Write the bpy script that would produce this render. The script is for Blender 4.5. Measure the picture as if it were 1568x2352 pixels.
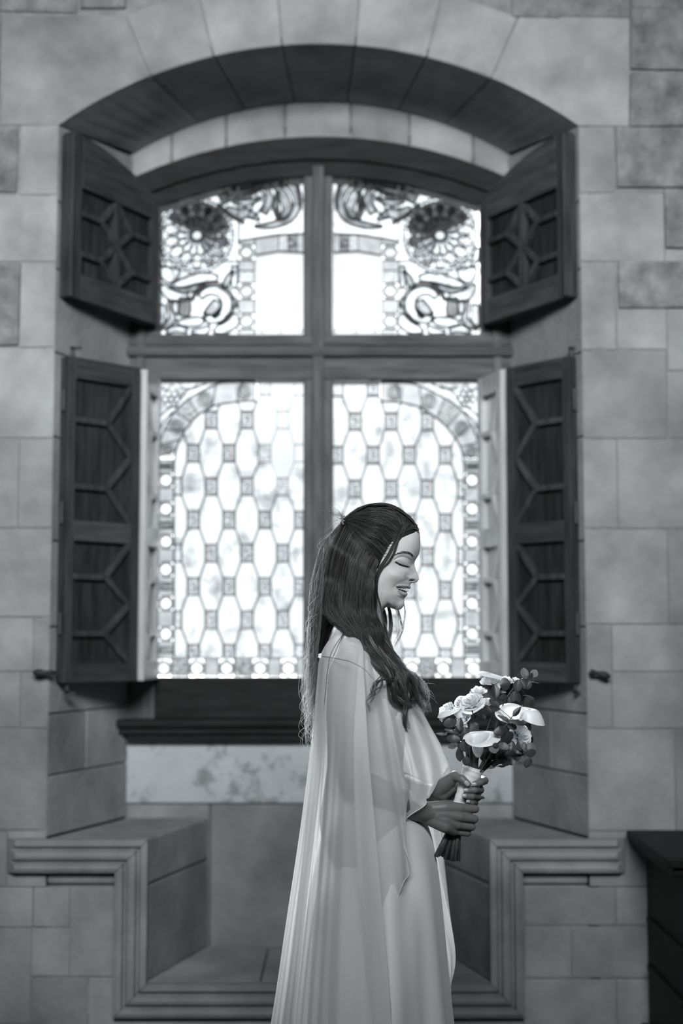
import bpy, bmesh, math, random
import numpy as np
from mathutils import Vector, Matrix

# ------------------------------------------------------------------ camera, sky, lights, exposure
scene = bpy.context.scene
for o in list(bpy.data.objects):
    bpy.data.objects.remove(o)
COL = scene.collection
FPX = 2352 * 50 / 36.0            # focal length in pixels of the 1568x2352 frame
CAM_H = 1.37
PITCH = math.atan(279 / FPX)
cam_d = bpy.data.cameras.new('camera')
cam_d.sensor_fit = 'VERTICAL'
cam_d.sensor_height = 36.0
cam_d.sensor_width = 24.0
cam_d.lens = 50.0
cam_d.dof.use_dof = True
cam_d.dof.focus_distance = 3.17
cam_d.dof.aperture_fstop = 1.7
cam_d.clip_start = 0.05
cam = bpy.data.objects.new('camera', cam_d)
COL.objects.link(cam)
cam.location = (0, 0, CAM_H)
cam.rotation_euler = (math.radians(90) + PITCH, 0, 0)
scene.camera = cam

world = bpy.data.worlds.new('sky')
scene.world = world
world.use_nodes = True
bg = world.node_tree.nodes['Background']
bg.inputs['Color'].default_value = (0.94, 0.98, 1.0, 1)
bg.inputs['Strength'].default_value = 2.9


def area_light(name, loc, rot, sx, sy, power, spread=180.0, portal=False):
    d = bpy.data.lights.new(name, 'AREA')
    d.shape = 'RECTANGLE'
    d.size, d.size_y = sx, sy
    d.energy = power
    d.color = (0.97, 0.99, 1.0)
    d.spread = math.radians(spread)
    if portal:
        d.cycles.is_portal = True
    o = bpy.data.objects.new(name, d)
    COL.objects.link(o)
    o.location = loc
    o.rotation_euler = rot
    return o


# added soft fill, high behind the camera; the rear wall has no window
area_light('high_fill_light', (-0.1, -0.55, 3.5), (math.radians(78), 0, math.radians(1)), 2.4, 1.0, 91, 68)
# the window in the photograph lets the sky in here
area_light('sky_portal', (-0.077, 5.12, 2.1), (math.radians(-90), 0, 0), 1.2, 1.9, 1, portal=True)

# hazy sun behind the window
sun_d = bpy.data.lights.new('hazy_sun', 'SUN')
sun_d.energy = 42.0
sun_d.angle = math.radians(14)
sun_d.color = (1.0, 0.99, 0.97)
sun = bpy.data.objects.new('hazy_sun', sun_d)
COL.objects.link(sun)
sun.location = (-1.5, 9, 5)
sun.rotation_euler = Vector((0.16, -1.0, -0.42)).to_track_quat('-Z', 'Y').to_euler()

vs = scene.view_settings
vs.view_transform = 'Standard'
vs.look = 'None'
vs.exposure = -0.2
vs.gamma = 1.0
vs.use_curve_mapping = False

# ------------------------------------------------------------------ helpers
SP, CP = math.sin(PITCH), math.cos(PITCH)


def P(u, v, Y):
    """point at depth Y seen at photo pixel (u, v)"""
    x = (u - 784) / FPX
    yi = (1176 - v) / FPX
    t = Y / (CP - yi * SP)
    return Vector((x * t, Y, CAM_H + t * (SP + yi * CP)))


def tag(o, label=None, cat=None, group=None, kind=None):
    if label: o['label'] = label
    if cat: o['category'] = cat
    if group: o['group'] = group
    if kind: o['kind'] = kind
    return o


def empty(name, loc=(0, 0, 0), parent=None):
    o = bpy.data.objects.new(name, None)
    COL.objects.link(o)
    o.empty_display_size = 0.1
    o.location = loc
    if parent:
        o.parent = parent
    bpy.context.view_layer.update() if False else None
    return o


def wmat(o):
    m = Matrix.LocRotScale(o.location, o.rotation_euler, o.scale)
    return wmat(o.parent) @ m if o.parent else m


def link(name, me, mat=None, parent=None, world_coords=True):
    """one mesh object; verts given in world space are kept there under a moved parent"""
    o = bpy.data.objects.new(name, me)
    COL.objects.link(o)
    if mat:
        me.materials.append(mat)
    if parent:
        o.parent = parent
        if world_coords:
            me.transform(wmat(parent).inverted())
    return o


def pydata(name, verts, faces, mat=None, parent=None, smooth=False, world_coords=True):
    me = bpy.data.meshes.new(name)
    me.from_pydata([tuple(v) for v in verts], [], [tuple(f) for f in faces])
    if smooth:
        me.polygons.foreach_set('use_smooth', [True] * len(me.polygons))
    me.update()
    return link(name, me, mat, parent, world_coords)


def frombm(name, bm, mat=None, parent=None, smooth=False, world_coords=True, recalc=True):
    if recalc:
        bmesh.ops.recalc_face_normals(bm, faces=bm.faces)
    me = bpy.data.meshes.new(name)
    bm.to_mesh(me)
    bm.free()
    if smooth:
        me.polygons.foreach_set('use_smooth', [True] * len(me.polygons))
    return link(name, me, mat, parent, world_coords)


def bm_hull(bm, front, back):
    """prism between two rings of equal length"""
    a = [bm.verts.new(v) for v in front]
    b = [bm.verts.new(v) for v in back]
    n = len(a)
    bm.faces.new(a)
    bm.faces.new(b[::-1])
    for i in range(n):
        j = (i + 1) % n
        bm.faces.new((a[i], b[i], b[j], a[j]))


def prism(name, front, back, mat, parent=None, bevel=0.0, seg=1, smooth=False):
    bm = bmesh.new()
    bm_hull(bm, front, back)
    bmesh.ops.recalc_face_normals(bm, faces=bm.faces)
    if bevel:
        bmesh.ops.bevel(bm, geom=list(bm.edges), offset=bevel, segments=seg, affect='EDGES', profile=0.6)
    return frombm(name, bm, mat, parent, smooth)


def bm_box(bm, x0, x1, y0, y1, z0, z1):
    f = [(x0, y0, z0), (x1, y0, z0), (x1, y0, z1), (x0, y0, z1)]
    b = [(x, y1, z) for x, _, z in f]
    bm_hull(bm, f, b)


def box(name, x0, x1, y0, y1, z0, z1, mat, parent=None, bevel=0.0, world_coords=True):
    bm = bmesh.new()
    bm_box(bm, x0, x1, y0, y1, z0, z1)
    bmesh.ops.recalc_face_normals(bm, faces=bm.faces)
    if bevel:
        bmesh.ops.bevel(bm, geom=list(bm.edges), offset=bevel, segments=2, affect='EDGES', profile=0.6)
    return frombm(name, bm, mat, parent, False, world_coords)


# ------------------------------------------------------------------ materials
def new_mat(name):
    m = bpy.data.materials.new(name)
    m.use_nodes = True
    nt = m.node_tree
    nt.nodes.clear()
    out = nt.nodes.new('ShaderNodeOutputMaterial')
    return m, nt, out


def nd(nt, kind, **kw):
    n = nt.nodes.new(kind)
    for k, v in kw.items():
        if k.startswith('_'):
            setattr(n, k[1:], v)
        else:
            n.inputs[k.replace('__', ' ')].default_value = v
    return n


def grey(g, cool=0.03):
    return (g * (1 - cool), g, g * (1 + cool * 0.7), 1)


def ramp(nt, fac, stops):
    r = nt.nodes.new('ShaderNodeValToRGB')
    e = r.color_ramp.elements
    e[0].position, e[0].color = stops[0][0], grey(stops[0][1])
    e[1].position, e[1].color = stops[-1][0], grey(stops[-1][1])
    for p, g in stops[1:-1]:
        x = e.new(p)
        x.color = grey(g)
    nt.links.new(fac, r.inputs['Fac'])
    return r


def noise_mat(name, lo, hi, scale=6.0, rough=0.8, bump=0.2, bump_scale=60.0, rand=0.0, detail=5.0, stretch=(1, 1, 1), spec=0.3, stains=0.0, bdist=0.01, coat=0.0):
    m, nt, out = new_mat(name)
    L = nt.links.new
    b = nd(nt, 'ShaderNodeBsdfPrincipled', Roughness=rough)
    b.inputs['Specular IOR Level'].default_value = spec
    b.inputs['Coat Weight'].default_value = coat
    b.inputs['Coat Roughness'].default_value = 0.22
    b.inputs['Coat IOR'].default_value = 1.6
    tc = nd(nt, 'ShaderNodeTexCoord')
    mp = nd(nt, 'ShaderNodeMapping')
    mp.inputs['Scale'].default_value = stretch
    L(tc.outputs['Object'], mp.inputs['Vector'])
    n1 = nd(nt, 'ShaderNodeTexNoise', Scale=scale, Detail=detail, Roughness=0.6)
    L(mp.outputs['Vector'], n1.inputs['Vector'])
    r = ramp(nt, n1.outputs['Fac'], [(0.28, lo), (0.72, hi)])
    colour = r.outputs['Color']
    if rand:
        oi = nd(nt, 'ShaderNodeObjectInfo')
        mr = nd(nt, 'ShaderNodeMapRange')
        mr.inputs['To Min'].default_value = 1 - rand
        mr.inputs['To Max'].default_value = 1 + rand
        L(oi.outputs['Random'], mr.inputs['Value'])
        mx = nd(nt, 'ShaderNodeMixRGB', _blend_type='MULTIPLY', Fac=1.0)
        L(colour, mx.inputs['Color1'])
        L(mr.outputs['Result'], mx.inputs['Color2'])
        colour = mx.outputs['Color']
    if stains:
        n3 = nd(nt, 'ShaderNodeTexNoise', Scale=9.0, Detail=6.0, Roughness=0.7)
        L(tc.outputs['Object'], n3.inputs['Vector'])
        r3 = ramp(nt, n3.outputs['Fac'], [(0.36, 1 - stains), (0.45, 1.0)])
        mx = nd(nt, 'ShaderNodeMixRGB', _blend_type='MULTIPLY', Fac=1.0)
        L(colour, mx.inputs['Color1'])
        L(r3.outputs['Color'], mx.inputs['Color2'])
        colour = mx.outputs['Color']
    L(colour, b.inputs['Base Color'])
    if bump:
        n2 = nd(nt, 'ShaderNodeTexNoise', Scale=bump_scale, Detail=6.0, Roughness=0.65)
        L(mp.outputs['Vector'], n2.inputs['Vector'])
        bp = nd(nt, 'ShaderNodeBump', Strength=bump, Distance=bdist)
        L(n2.outputs['Fac'], bp.inputs['Height'])
        L(bp.outputs['Normal'], b.inputs['Normal'])
    L(b.outputs['BSDF'], out.inputs['Surface'])
    return m


M = {}
M['stone'] = noise_mat('dressed_stone', 0.13, 0.29, 4, 0.9, 0.4, 45, rand=0.14, detail=8)
M['rough'] = noise_mat('rough_hewn_stone', 0.09, 0.25, 14, 0.95, 0.9, 30, rand=0.10, detail=9, bdist=0.02)
M['stained'] = noise_mat('stained_stone', 0.32, 0.42, 5, 0.9, 0.3, 45, detail=8, stains=0.45)
M['mortar'] = noise_mat('mortar', 0.13, 0.22, 20, 0.95, 0.4, 80)
M['plaster'] = noise_mat('plaster', 0.10, 0.14, 3, 0.9, 0.1, 40)
M['floor'] = noise_mat('floor_stone', 0.05, 0.09, 6, 0.6, 0.1, 40)
M['frame'] = noise_mat('window_oak', 0.04, 0.115, 7, 0.5, 0.25, 40, rand=0.12, stretch=(6, 6, 0.7), detail=7, spec=0.08)  # tone raised to include the window glare over the mullion
M['shutterh'] = noise_mat('shutter_oak_rail', 0.018, 0.058, 7, 0.6, 0.3, 40, rand=0.2, stretch=(0.7, 6, 6), detail=7, spec=0.08)
M['wood'] = noise_mat('shutter_oak', 0.016, 0.054, 7, 0.6, 0.3, 40, rand=0.15, stretch=(6, 6, 0.7), detail=7, spec=0.08)
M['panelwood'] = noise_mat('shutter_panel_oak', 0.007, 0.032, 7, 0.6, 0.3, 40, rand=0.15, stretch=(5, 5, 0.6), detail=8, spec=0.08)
M['woodh'] = noise_mat('dark_window_oak', 0.006, 0.02, 7, 0.55, 0.25, 40, rand=0.12, stretch=(0.7, 6, 6), detail=7, spec=0.08)
M['frameh'] = noise_mat('window_oak_rail', 0.035, 0.1, 7, 0.5, 0.25, 40, rand=0.12, stretch=(0.7, 6, 6), detail=7, spec=0.08)  # transom tone likewise raised for the glare
M['darkwood'] = noise_mat('black_walnut', 0.006, 0.016, 8, 0.5, 0.15, 50, stretch=(4, 4, 1), spec=0.08)
M['iron'] = noise_mat('black_iron', 0.012, 0.03, 20, 0.6, 0.2, 90)
M['litwood'] = noise_mat('window_lit_oak', 0.26, 0.42, 7, 0.45, 0.2, 40, stretch=(6, 6, 0.7), detail=7, coat=0.8)  # shutter oak lightened in colour to stand in for strong window light
M['lead'] = noise_mat('lead', 0.03, 0.06, 30, 0.6, 0.1, 90)


def glass_mat(name, lo, hi, scale=10.0, lo_p=0.3, hi_p=0.6, rand=0.0, frost=0.03, detail=3.0, bumps=0.0):
    """thin window glass: lets the sky through, tinted and slightly cloudy"""
    m, nt, out = new_mat(name)
    L = nt.links.new
    tc = nd(nt, 'ShaderNodeTexCoord')
    oi = nd(nt, 'ShaderNodeObjectInfo')
    ad = nd(nt, 'ShaderNodeVectorMath', _operation='MULTIPLY_ADD')
    L(oi.outputs['Random'], ad.inputs[0])
    ad.inputs[1].default_value = (37, 11, 23)
    L(tc.outputs['Object'], ad.inputs[2])
    n1 = nd(nt, 'ShaderNodeTexNoise', Scale=scale, Detail=detail, Roughness=0.5)
    L(ad.outputs['Vector'], n1.inputs['Vector'])
    r = ramp(nt, n1.outputs['Fac'], [(lo_p, lo), (hi_p, hi)])
    t = nd(nt, 'ShaderNodeBsdfTransparent')
    L(r.outputs['Color'], t.inputs['Color'])
    tl = nd(nt, 'ShaderNodeBsdfTranslucent')
    L(r.outputs['Color'], tl.inputs['Color'])
    mx = nd(nt, 'ShaderNodeMixShader', Fac=frost)
    L(t.outputs['BSDF'], mx.inputs[1])
    L(tl.outputs['BSDF'], mx.inputs[2])
    g = nd(nt, 'ShaderNodeBsdfGlossy', Roughness=0.15)
    g.inputs['Color'].default_value = (0.8, 0.8, 0.8, 1)
    m2 = nd(nt, 'ShaderNodeMixShader', Fac=0.006)
    L(mx.outputs['Shader'], m2.inputs[1])
    L(g.outputs['BSDF'], m2.inputs[2])
    L(m2.outputs['Shader'], out.inputs['Surface'])
    return m


M['g_hex'] = glass_mat('bubbled_pane', 0.16, 0.42, 13.0, 0.27, 0.5)
M['g_label'] = glass_mat('painted_label_pane', 0.18, 0.38, 120.0, 0.35, 0.6, detail=4)
M['g_band'] = glass_mat('pale_band_pane', 0.2, 0.27, 30.0, 0.3, 0.6)
M['g_band2'] = glass_mat('striped_band_pane', 0.07, 0.27, 140.0, 0.4, 0.6)
M['g_round'] = glass_mat('bullseye_pane', 0.5, 0.7, 10, 0.3, 0.6)
M['g_rim'] = glass_mat('bullseye_rim', 0.15, 0.22, 10, 0.3, 0.6)
M['g_clear'] = glass_mat('clear_pane', 0.32, 0.36, 8, 0.3, 0.6, frost=0.05)
M['g_light'] = glass_mat('light_scroll_pane', 0.2, 0.5, 22, 0.3, 0.55)
M['g_mid'] = glass_mat('grey_scroll_pane', 0.03, 0.2, 40, 0.35, 0.65)
M['g_dark'] = glass_mat('dark_painted_pane', 0.006, 0.1, 32, 0.4, 0.72)
# ------------------------------------------------------------------ the room shell
FY, BY = 4.45, 4.94            # wall face, back of the window niche
XC = -0.075
JL, JR = -0.909, 0.762         # niche opening
BL, BR = -0.735, 0.585         # its back corners
SEAT, NFLOOR = 0.742, 0.31
ROOM_X, ROOM_B, ROOM_T = 3.2, -0.7, 4.4
random.seed(4)

tag(box('floor', -ROOM_X - .2, ROOM_X + .2, ROOM_B - .2, 5.1, -0.1, 0, M['floor']), kind='structure')
tag(box('ceiling', -ROOM_X - .2, ROOM_X + .2, ROOM_B - .2, 5.1, ROOM_T, ROOM_T + .1, M['plaster']), kind='structure')
tag(box('wall_left', -ROOM_X - .2, -ROOM_X, ROOM_B, FY + .02, 0, ROOM_T, M['plaster']), kind='structure')
tag(box('wall_right', ROOM_X, ROOM_X + .2, ROOM_B, FY + .02, 0, ROOM_T, M['plaster']), kind='structure')
tag(box('wall_rear', -ROOM_X - .2, ROOM_X + .2, ROOM_B - .2, ROOM_B, 0, ROOM_T, M['plaster']), kind='structure')


def arc(zc, r, x0, x1, n, y):
    return [Vector((x, y, zc + math.sqrt(r * r - (x - XC) ** 2))) for x in np.linspace(x0, x1, n)]


A_FRONT = (1.8456, 1.4232)     # (centre height, radius) of the arches
A_BACK = (1.9835, 1.2735)
A_WOOD = (1.5764, 1.5481)
A_GLASS = (1.4326, 1.5559)


def zarc(a, x):
    return a[0] + math.sqrt(a[1] ** 2 - (x - XC) ** 2)


# core of the window wall (mortar behind the stones)
bm = bmesh.new()
bm_box(bm, -ROOM_X - .2, JL - .03, FY + .004, 5.1, 0, ROOM_T)
bm_box(bm, JR + .03, ROOM_X + .2, FY + .004, 5.1, 0, ROOM_T)
bm_box(bm, JL - .03, JR + .03, FY + .004, 5.1, 3.47, ROOM_T)
bm_box(bm, JL - .03, JR + .03, FY + .004, 5.1, 0, NFLOOR - .1)
bm_box(bm, JL - .03, JR + .03, BY + .03, 5.1, NFLOOR - .1, 1.06)
bm_box(bm, JL - .03, BL + .02, BY + .07, 5.1, 1.05, 3.5)
bm_box(bm, BR - .02, JR + .03, BY + .07, 5.1, 1.05, 3.5)
ring = arc(A_FRONT[0], A_FRONT[1] + .03, JL - .03, JR + .03, 16, FY + .004) + [Vector((JR + .03, FY + .004, 3.48)), Vector((JL - .03, FY + .004, 3.48))]
bm_hull(bm, ring, [Vector((v.x, BY + .02, v.z)) for v in ring])
ring = [Vector((v.x, BY + .02, max(v.z - .07, 3.0))) for v in arc(A_BACK[0], A_BACK[1], BL, BR, 16, 0)] + [Vector((BR, BY + .02, 3.48)), Vector((BL, BY + .02, 3.48))]
bm_hull(bm, ring, [Vector((v.x, 5.1, v.z)) for v in ring])
wall = frombm('wall_window', bm, M['mortar'])
tag(wall, kind='structure')

GAP = -0.0012


def wall_block(u0, v0, u1, v1, rough=False, proud=0.0):
    """a stone in the face of the window wall; u may be the letter of a jamb"""
    vm = (v0 + v1) / 2
    x0 = JL if u0 == 'L' else JR if u0 == 'R' else P(u0, vm, FY).x + GAP
    x1 = JL if u1 == 'L' else JR if u1 == 'R' else P(u1, vm, FY).x - GAP
    z1, z0 = P(784, v0, FY).z - GAP, P(784, v1, FY).z + GAP
    if rough:
        proud += random.uniform(0.004, 0.012)
    j = (lambda: random.uniform(-.004, .004)) if rough else (lambda: random.uniform(-.0012, .0012))
    fr = [(x0 + j(), FY - proud, z0 + j()), (x1 + j(), FY - proud, z0 + j()), (x1 + j(), FY - proud, z1 + j()), (x0 + j(), FY - proud, z1 + j())]
    bk = [(x, FY + .05, z) for x, _, z in fr]
    return prism('stone_block', fr, bk, M['rough'] if rough else M['stone'], wall, 0.007 if rough else 0.0035, 2)


LF, RT = -170, 1740
for b in [  # left of the window, photo pixels
    (LF, 290, -5, 445, 1), (-2, 300, 41, 440, 1), (46, 288, 'L', 446, 0), (LF, 450, 'L', 599, 0), (LF, 603, 43, 795, 1), (47, 603, 'L', 796, 0),
    (LF, 800, 'L', 1005, 0), (LF, 1009, 41, 1211, 0), (44, 1009, 'L', 1211, 0), (LF, 1215, 'L', 1416, 0), (LF, 1420, 74, 1541, 0), (77, 1420, 'L', 1541, 0),
    (LF, 1545, 45, 1671, 0), (48, 1545, 'L', 1671, 0), (LF, 1675, 'L', 1906, 0), (LF, 1911, 14, 2036, 0), (17, 1911, 'L', 2036, 0),
    (LF, 2040, 73, 2129, 0), (77, 2040, 158, 2129, 0), (161, 2040, 262, 2242, 0), (LF, 2133, 70, 2352, 0), (73, 2133, 158, 2242, 0), (73, 2246, 200, 2455, 0), (203, 2246, 262, 2455, 0), (LF, 2356, 70, 2455, 0),
    (LF, -140, 0, 28, 1), (3, -140, 180, 28, 1), (185, -140, 287, 18, 1), (LF, 34, 0, 285, 1),
    # right of it
    ('R', 292, 1409, 441, 0), (1416, 296, RT, 432, 1), ('R', 446, 1523, 600, 0), (1528, 437, RT, 570, 1), (1528, 574, RT, 600, 0),
    ('R', 604, 1413, 801, 0), (1418, 604, RT, 706, 1), (1418, 710, 1530, 801, 0), (1534, 710, RT, 850, 0), ('R', 806, 1529, 1006, 0), (1534, 854, RT, 1006, 0),
    ('R', 1010, 1416, 1213, 0), (1420, 1010, RT, 1213, 0), ('R', 1217, 1532, 1432, 0), (1536, 1217, RT, 1432, 0), ('R', 1436, 1403, 1672, 0),
    (1407, 1436, RT, 1541, 0), (1407, 1545, RT, 1672, 0), ('R', 1676, 1549, 1908, 0), (1553, 1676, RT, 1908, 0),
    ('R', 1912, 1500, 2036, 0), (1504, 1912, RT, 2125, 0), (1205, 2040, 1412, 2125, 0), (1416, 2040, 1500, 2125, 0), (1205, 2129, 1310, 2246, 0), (1314, 2129, RT, 2246, 0), (1205, 2250, 1415, 2455, 0), (1419, 2250, RT, 2455, 0),
    (1172, -140, 1281, 40, 1), (1285, -140, 1442, 40, 1), (1447, -140, RT, 17, 1), (1449, 22, RT, 162, 1), (1447, 167, RT, 290, 1),
    (262, 2330, 700, 2455, 0), (704, 2330, 1200, 2455, 0),
]:
    wall_block(*b[:4], rough=bool(b[4]))

# stones beyond the frame, courses of the same height
for sx in (-1, 1):
    z = 0.02
    k = 0
    while z < 4.2:
        h = random.choice((.26, .3, .24))
        x = 1.34 if sx > 0 else 1.31
        x += (k % 2) * .22
        if k % 2:
            fr = [(sx * (x - .22 + .0), FY, z), (sx * (x - .01), FY, z), (sx * (x - .01), FY, z + h - .01), (sx * (x - .22), FY, z + h - .01)]
            prism('stone_block', fr, [(a, FY + .05, c) for a, _, c in fr], M['stone'], wall, .004, 1)
        while x < 2.6:
            w = random.uniform(.4, .6)
            fr = [(sx * x, FY, z), (sx * (x + w - .01), FY, z), (sx * (x + w - .01), FY, z + h - .01), (sx * x, FY, z + h - .01)]
            prism('stone_block', fr, [(a, FY + .05, c) for a, _, c in fr], random.choice((M['stone'], M['rough'])), wall, .004, 1)
            x += w
        z += h
        k += 1

# the two big springer stones beside the arch
for pts, a0, a1 in (([(4, 286), (4, 33), (286, 33)], JL, P(343, 172, FY).x), ([(1168, 45), (1443, 45), (1443, 289)], P(1131, 182, FY).x, JR)):
    poly = [P(u, v, FY) for u, v in pts]
    jn = Vector((a1 if a0 == JL else a0, 0, 0))
    jn.z = zarc(A_FRONT, jn.x)
    zt = P(784, 36, FY).z
    kx = XC + (jn.x - XC) * (zt - A_FRONT[0]) / (jn.z - A_FRONT[0])
    if a0 == JL:
        poly[2] = Vector((kx - .002, FY, zt)); poly[1].z = zt
    else:
        poly[0] = Vector((kx + .002, FY, zt)); poly[1].z = zt
    cur = arc(A_FRONT[0], A_FRONT[1], a0, a1, 9, FY)
    fr = poly + (cur[::-1] if a0 == JL else cur[::-1])
    bm = bmesh.new()
    bm_hull(bm, fr, [Vector((v.x, FY + .05, v.z)) for v in fr])
    frombm('stone_block', bm, M['stone'], wall)

# arch stones: face and soffit
KX = (0.66 / 0.836)
jx = [P(u, v, FY).x for u, v in ((344, 171), (490, 125), (647, 105), (816, 105), (980, 130), (1130, 181))]
for i in range(5):
    a0, a1 = jx[i] + .0012, jx[i + 1] - .0012
    inn = arc(*A_FRONT, a0, a1, 6, FY)
    out = []
    for v in inn:
        d = Vector((v.x - XC, 0, v.z - A_FRONT[0])).normalized()
        out.append(Vector((XC, FY, A_FRONT[0])) + d * 1.645)
    bi = arc(*A_BACK, XC + (a0 - XC) * KX, XC + (a1 - XC) * KX, 6, BY)
    bo = [v + Vector((0, 0, .16)) for v in bi]
    bm = bmesh.new()
    bm_hull(bm, inn + out[::-1], bi + bo[::-1])
    bmesh.ops.recalc_face_normals(bm, faces=bm.faces)
    bmesh.ops.bevel(bm, geom=[e for e in bm.edges if abs((e.verts[0].co - e.verts[1].co).y) > .3 or (abs(e.verts[0].co.y - FY) < 1e-5 and abs(e.verts[1].co.y - FY) < 1e-5)], offset=.004, segments=1, affect='EDGES')
    frombm('voussoir', bm, M['stone'], wall)
for a0, a1 in ((JL, jx[0] - .001), (jx[5] + .001, JR)):
    inn = arc(*A_FRONT, a0, a1, 7, FY + .006)
    bi = arc(*A_BACK, XC + (a0 - XC) * KX, XC + (a1 - XC) * KX, 7, BY)
    up = Vector((0, 0, .06))
    bm = bmesh.new()
    bm_hull(bm, inn + [v + up for v in inn[::-1]], bi + [v + up for v in bi[::-1]])
    frombm('soffit_stone', bm, M['stone'], wall)

# inner arch band of stones above the wooden frame
bj = [P(u, v, BY).x for u, v in ((272, 385), (395, 330), (520, 290), (655, 280), (805, 280), (940, 300), (1085, 350), (1192, 390))]
bj[0], bj[-1] = BL - .05, BR + .05
for i in range(7):
    a0, a1 = bj[i] + .003, bj[i + 1] - .003
    top = [v + Vector((0, 0, .003)) for v in arc(*A_BACK, a0, a1, 6, BY - .012)]
    low = arc(*A_WOOD, a0, a1, 6, BY - .012)
    bm = bmesh.new()
    bm_hull(bm, low + top[::-1], [Vector((v.x, BY + .1, v.z)) for v in low + top[::-1]])
    bmesh.ops.recalc_face_normals(bm, faces=bm.faces)
    bmesh.ops.bevel(bm, geom=[e for e in bm.edges if e.verts[0].co.y < BY and e.verts[1].co.y < BY], offset=.007, segments=2, affect='EDGES')
    frombm('voussoir', bm, M['stone'], wall)

# jamb stones
cz = [SEAT, .93, 1.12, 1.39, 1.66, 1.99, 2.26, 2.53, 2.75, 3.0]
for side in (0, 1):
    f0, b0 = (JL, BL) if side == 0 else (JR, BR)
    o = -.03 if side == 0 else .03
    for i in range(len(cz) - 1):
        z0, z1 = cz[i] + .002, cz[i + 1] - .002
        if i == len(cz) - 2:
            z1f, z1b = zarc(A_FRONT, JL if side == 0 else JR) - .001, 3.06
        else:
            z1f = z1b = z1
        segs = [(0, 1)] if i % 2 == 0 else [(0, .45), (.455, 1)]
        for s0, s1 in segs:
            xa, ya = f0 + (b0 - f0) * s0, FY + .004 + (BY - FY) * s0
            xb, yb = f0 + (b0 - f0) * s1, FY + .004 + (BY - FY) * s1
            za, zb = z1f + (z1b - z1f) * s0, z1f + (z1b - z1f) * s1
            prism('jamb_stone', [(xa, ya, z0), (xb, yb, z0), (xb, yb, zb), (xa, ya, za)],
                  [(xa + o, ya, z0), (xb + o * 4, yb, z0), (xb + o * 4, yb, zb), (xa + o, ya, za)], M['stone'], wall, .003)

# stones of the niche back under the window, and its floor
box('stone_slab', BL - .02, BR + .02, BY, BY + .06, .79, 1.06, M['stained'], wall, .006)
for a, b in ((BL - .02, -.452), (-.447, .05), (.055, .31), (.315, BR + .02)):
    box('stone_slab', a, b, BY + .008, BY + .06, NFLOOR - .02, .786, M['stone'], wall, .004)
for a, b in ((JL + .02, -.25), (-.246, .22), (.224, JR - .02)):
    box('floor_slab', a, b, FY + .002, BY + .02, NFLOOR - .1, NFLOOR, M['stone'], wall, .004)

# ------------------------------------------------------------------ stone window seats and the moulding round the foot space
for side, lab in ((0, 'stone window seat left of the bride, in the corner of the niche'), (1, 'stone window seat right of the bride, beside the dark cabinet')):
    if side == 0:
        plan = [(-.592, FY), (-.455, BY), (BL + .004, BY), (JL + .004, FY)]
    else:
        plan = [(.453, FY), (.318, BY), (BR - .004, BY), (JR - .004, FY)]
    cx = sum(p[0] for p in plan) / 4
    seat = empty('stone_window_seat', (cx, 4.7, NFLOOR))
    tag(seat, lab, 'stone seat', 'stone window seats')
    pl = [(x, y + .004 if y < 4.6 else y - .002) for x, y in plan]
    prism('seat_slab', [(x, y, SEAT) for x, y in pl], [(x, y, .603) for x, y in pl], M['stone'], seat, .008, 2)
    prism('support_block', [(x, y, .598) for x, y in pl], [(x, y, NFLOOR + .002) for x, y in pl], M['stone'], seat, .005, 2)

prof = [(0, 0), (0, .036), (.02, .036), (.025, .022), (.033, .02), (.038, .034), (.05, .038), (.06, .034), (.065, .02), (.072, .018), (.077, .032), (.088, .036), (.1, .03), (.104, 0)]
path = [(-1.0, SEAT), (-.592, SEAT), (-.592, NFLOOR), (.453, NFLOOR), (.453, SEAT), (.845, SEAT)]
offs = [(0, -1), (-1, -1), (-1, -1), (1, -1), (1, -1), (0, -1)]
mould = empty('stone_moulding', (XC, FY, .22))
tag(mould, 'stepped stone moulding on the wall framing the foot space between the window seats', 'moulding')
for i in range(5):
    rings = []
    for k in (i, i + 1):
        (px, pz), (ox, oz) = path[k], offs[k]
        ring = []
        for w, h in prof:
            x, z = px + ox * w, pz + oz * w
            if k == 0: x -= .03 - h * .9
            if k == 5: x += .03 - h * .9
            if k in (1, 2, 3, 4):
                pass
            ring.append(Vector((x, FY - .001 - h, z)))
        rings.append(ring)
    d = (rings[1][0] - rings[0][0]).normalized() * .0012
    bm = bmesh.new()
    bm_hull(bm, [v + d for v in rings[0]], [v - d for v in rings[1]])
    frombm('moulding_stone', bm, M['stone'], mould)

# ------------------------------------------------------------------ the wooden window
GY = 4.955
win = empty('window_1', (XC, GY, 1.0))
tag(win, kind='structure')
WX0, WX1 = P(274, 1600, BY).x, P(1192, 1600, BY).x
GL0, GL1 = -.643, .487          # outer glass edges
MU0, MU1 = -.133, -.032         # mullion


def arch_piece(name, a_lo, dlo, a_hi, dhi, x0, x1, y0, y1, mat):
    lo = [v + Vector((0, 0, dlo)) for v in arc(*a_lo, x0, x1, 14, y0)]
    hi = [v + Vector((0, 0, dhi)) for v in arc(*a_hi, x0, x1, 14, y0)]
    bm = bmesh.new()
    bm_hull(bm, lo + hi[::-1], [Vector((v.x, y1, v.z)) for v in lo + hi[::-1]])
    return frombm(name, bm, mat, win)


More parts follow.
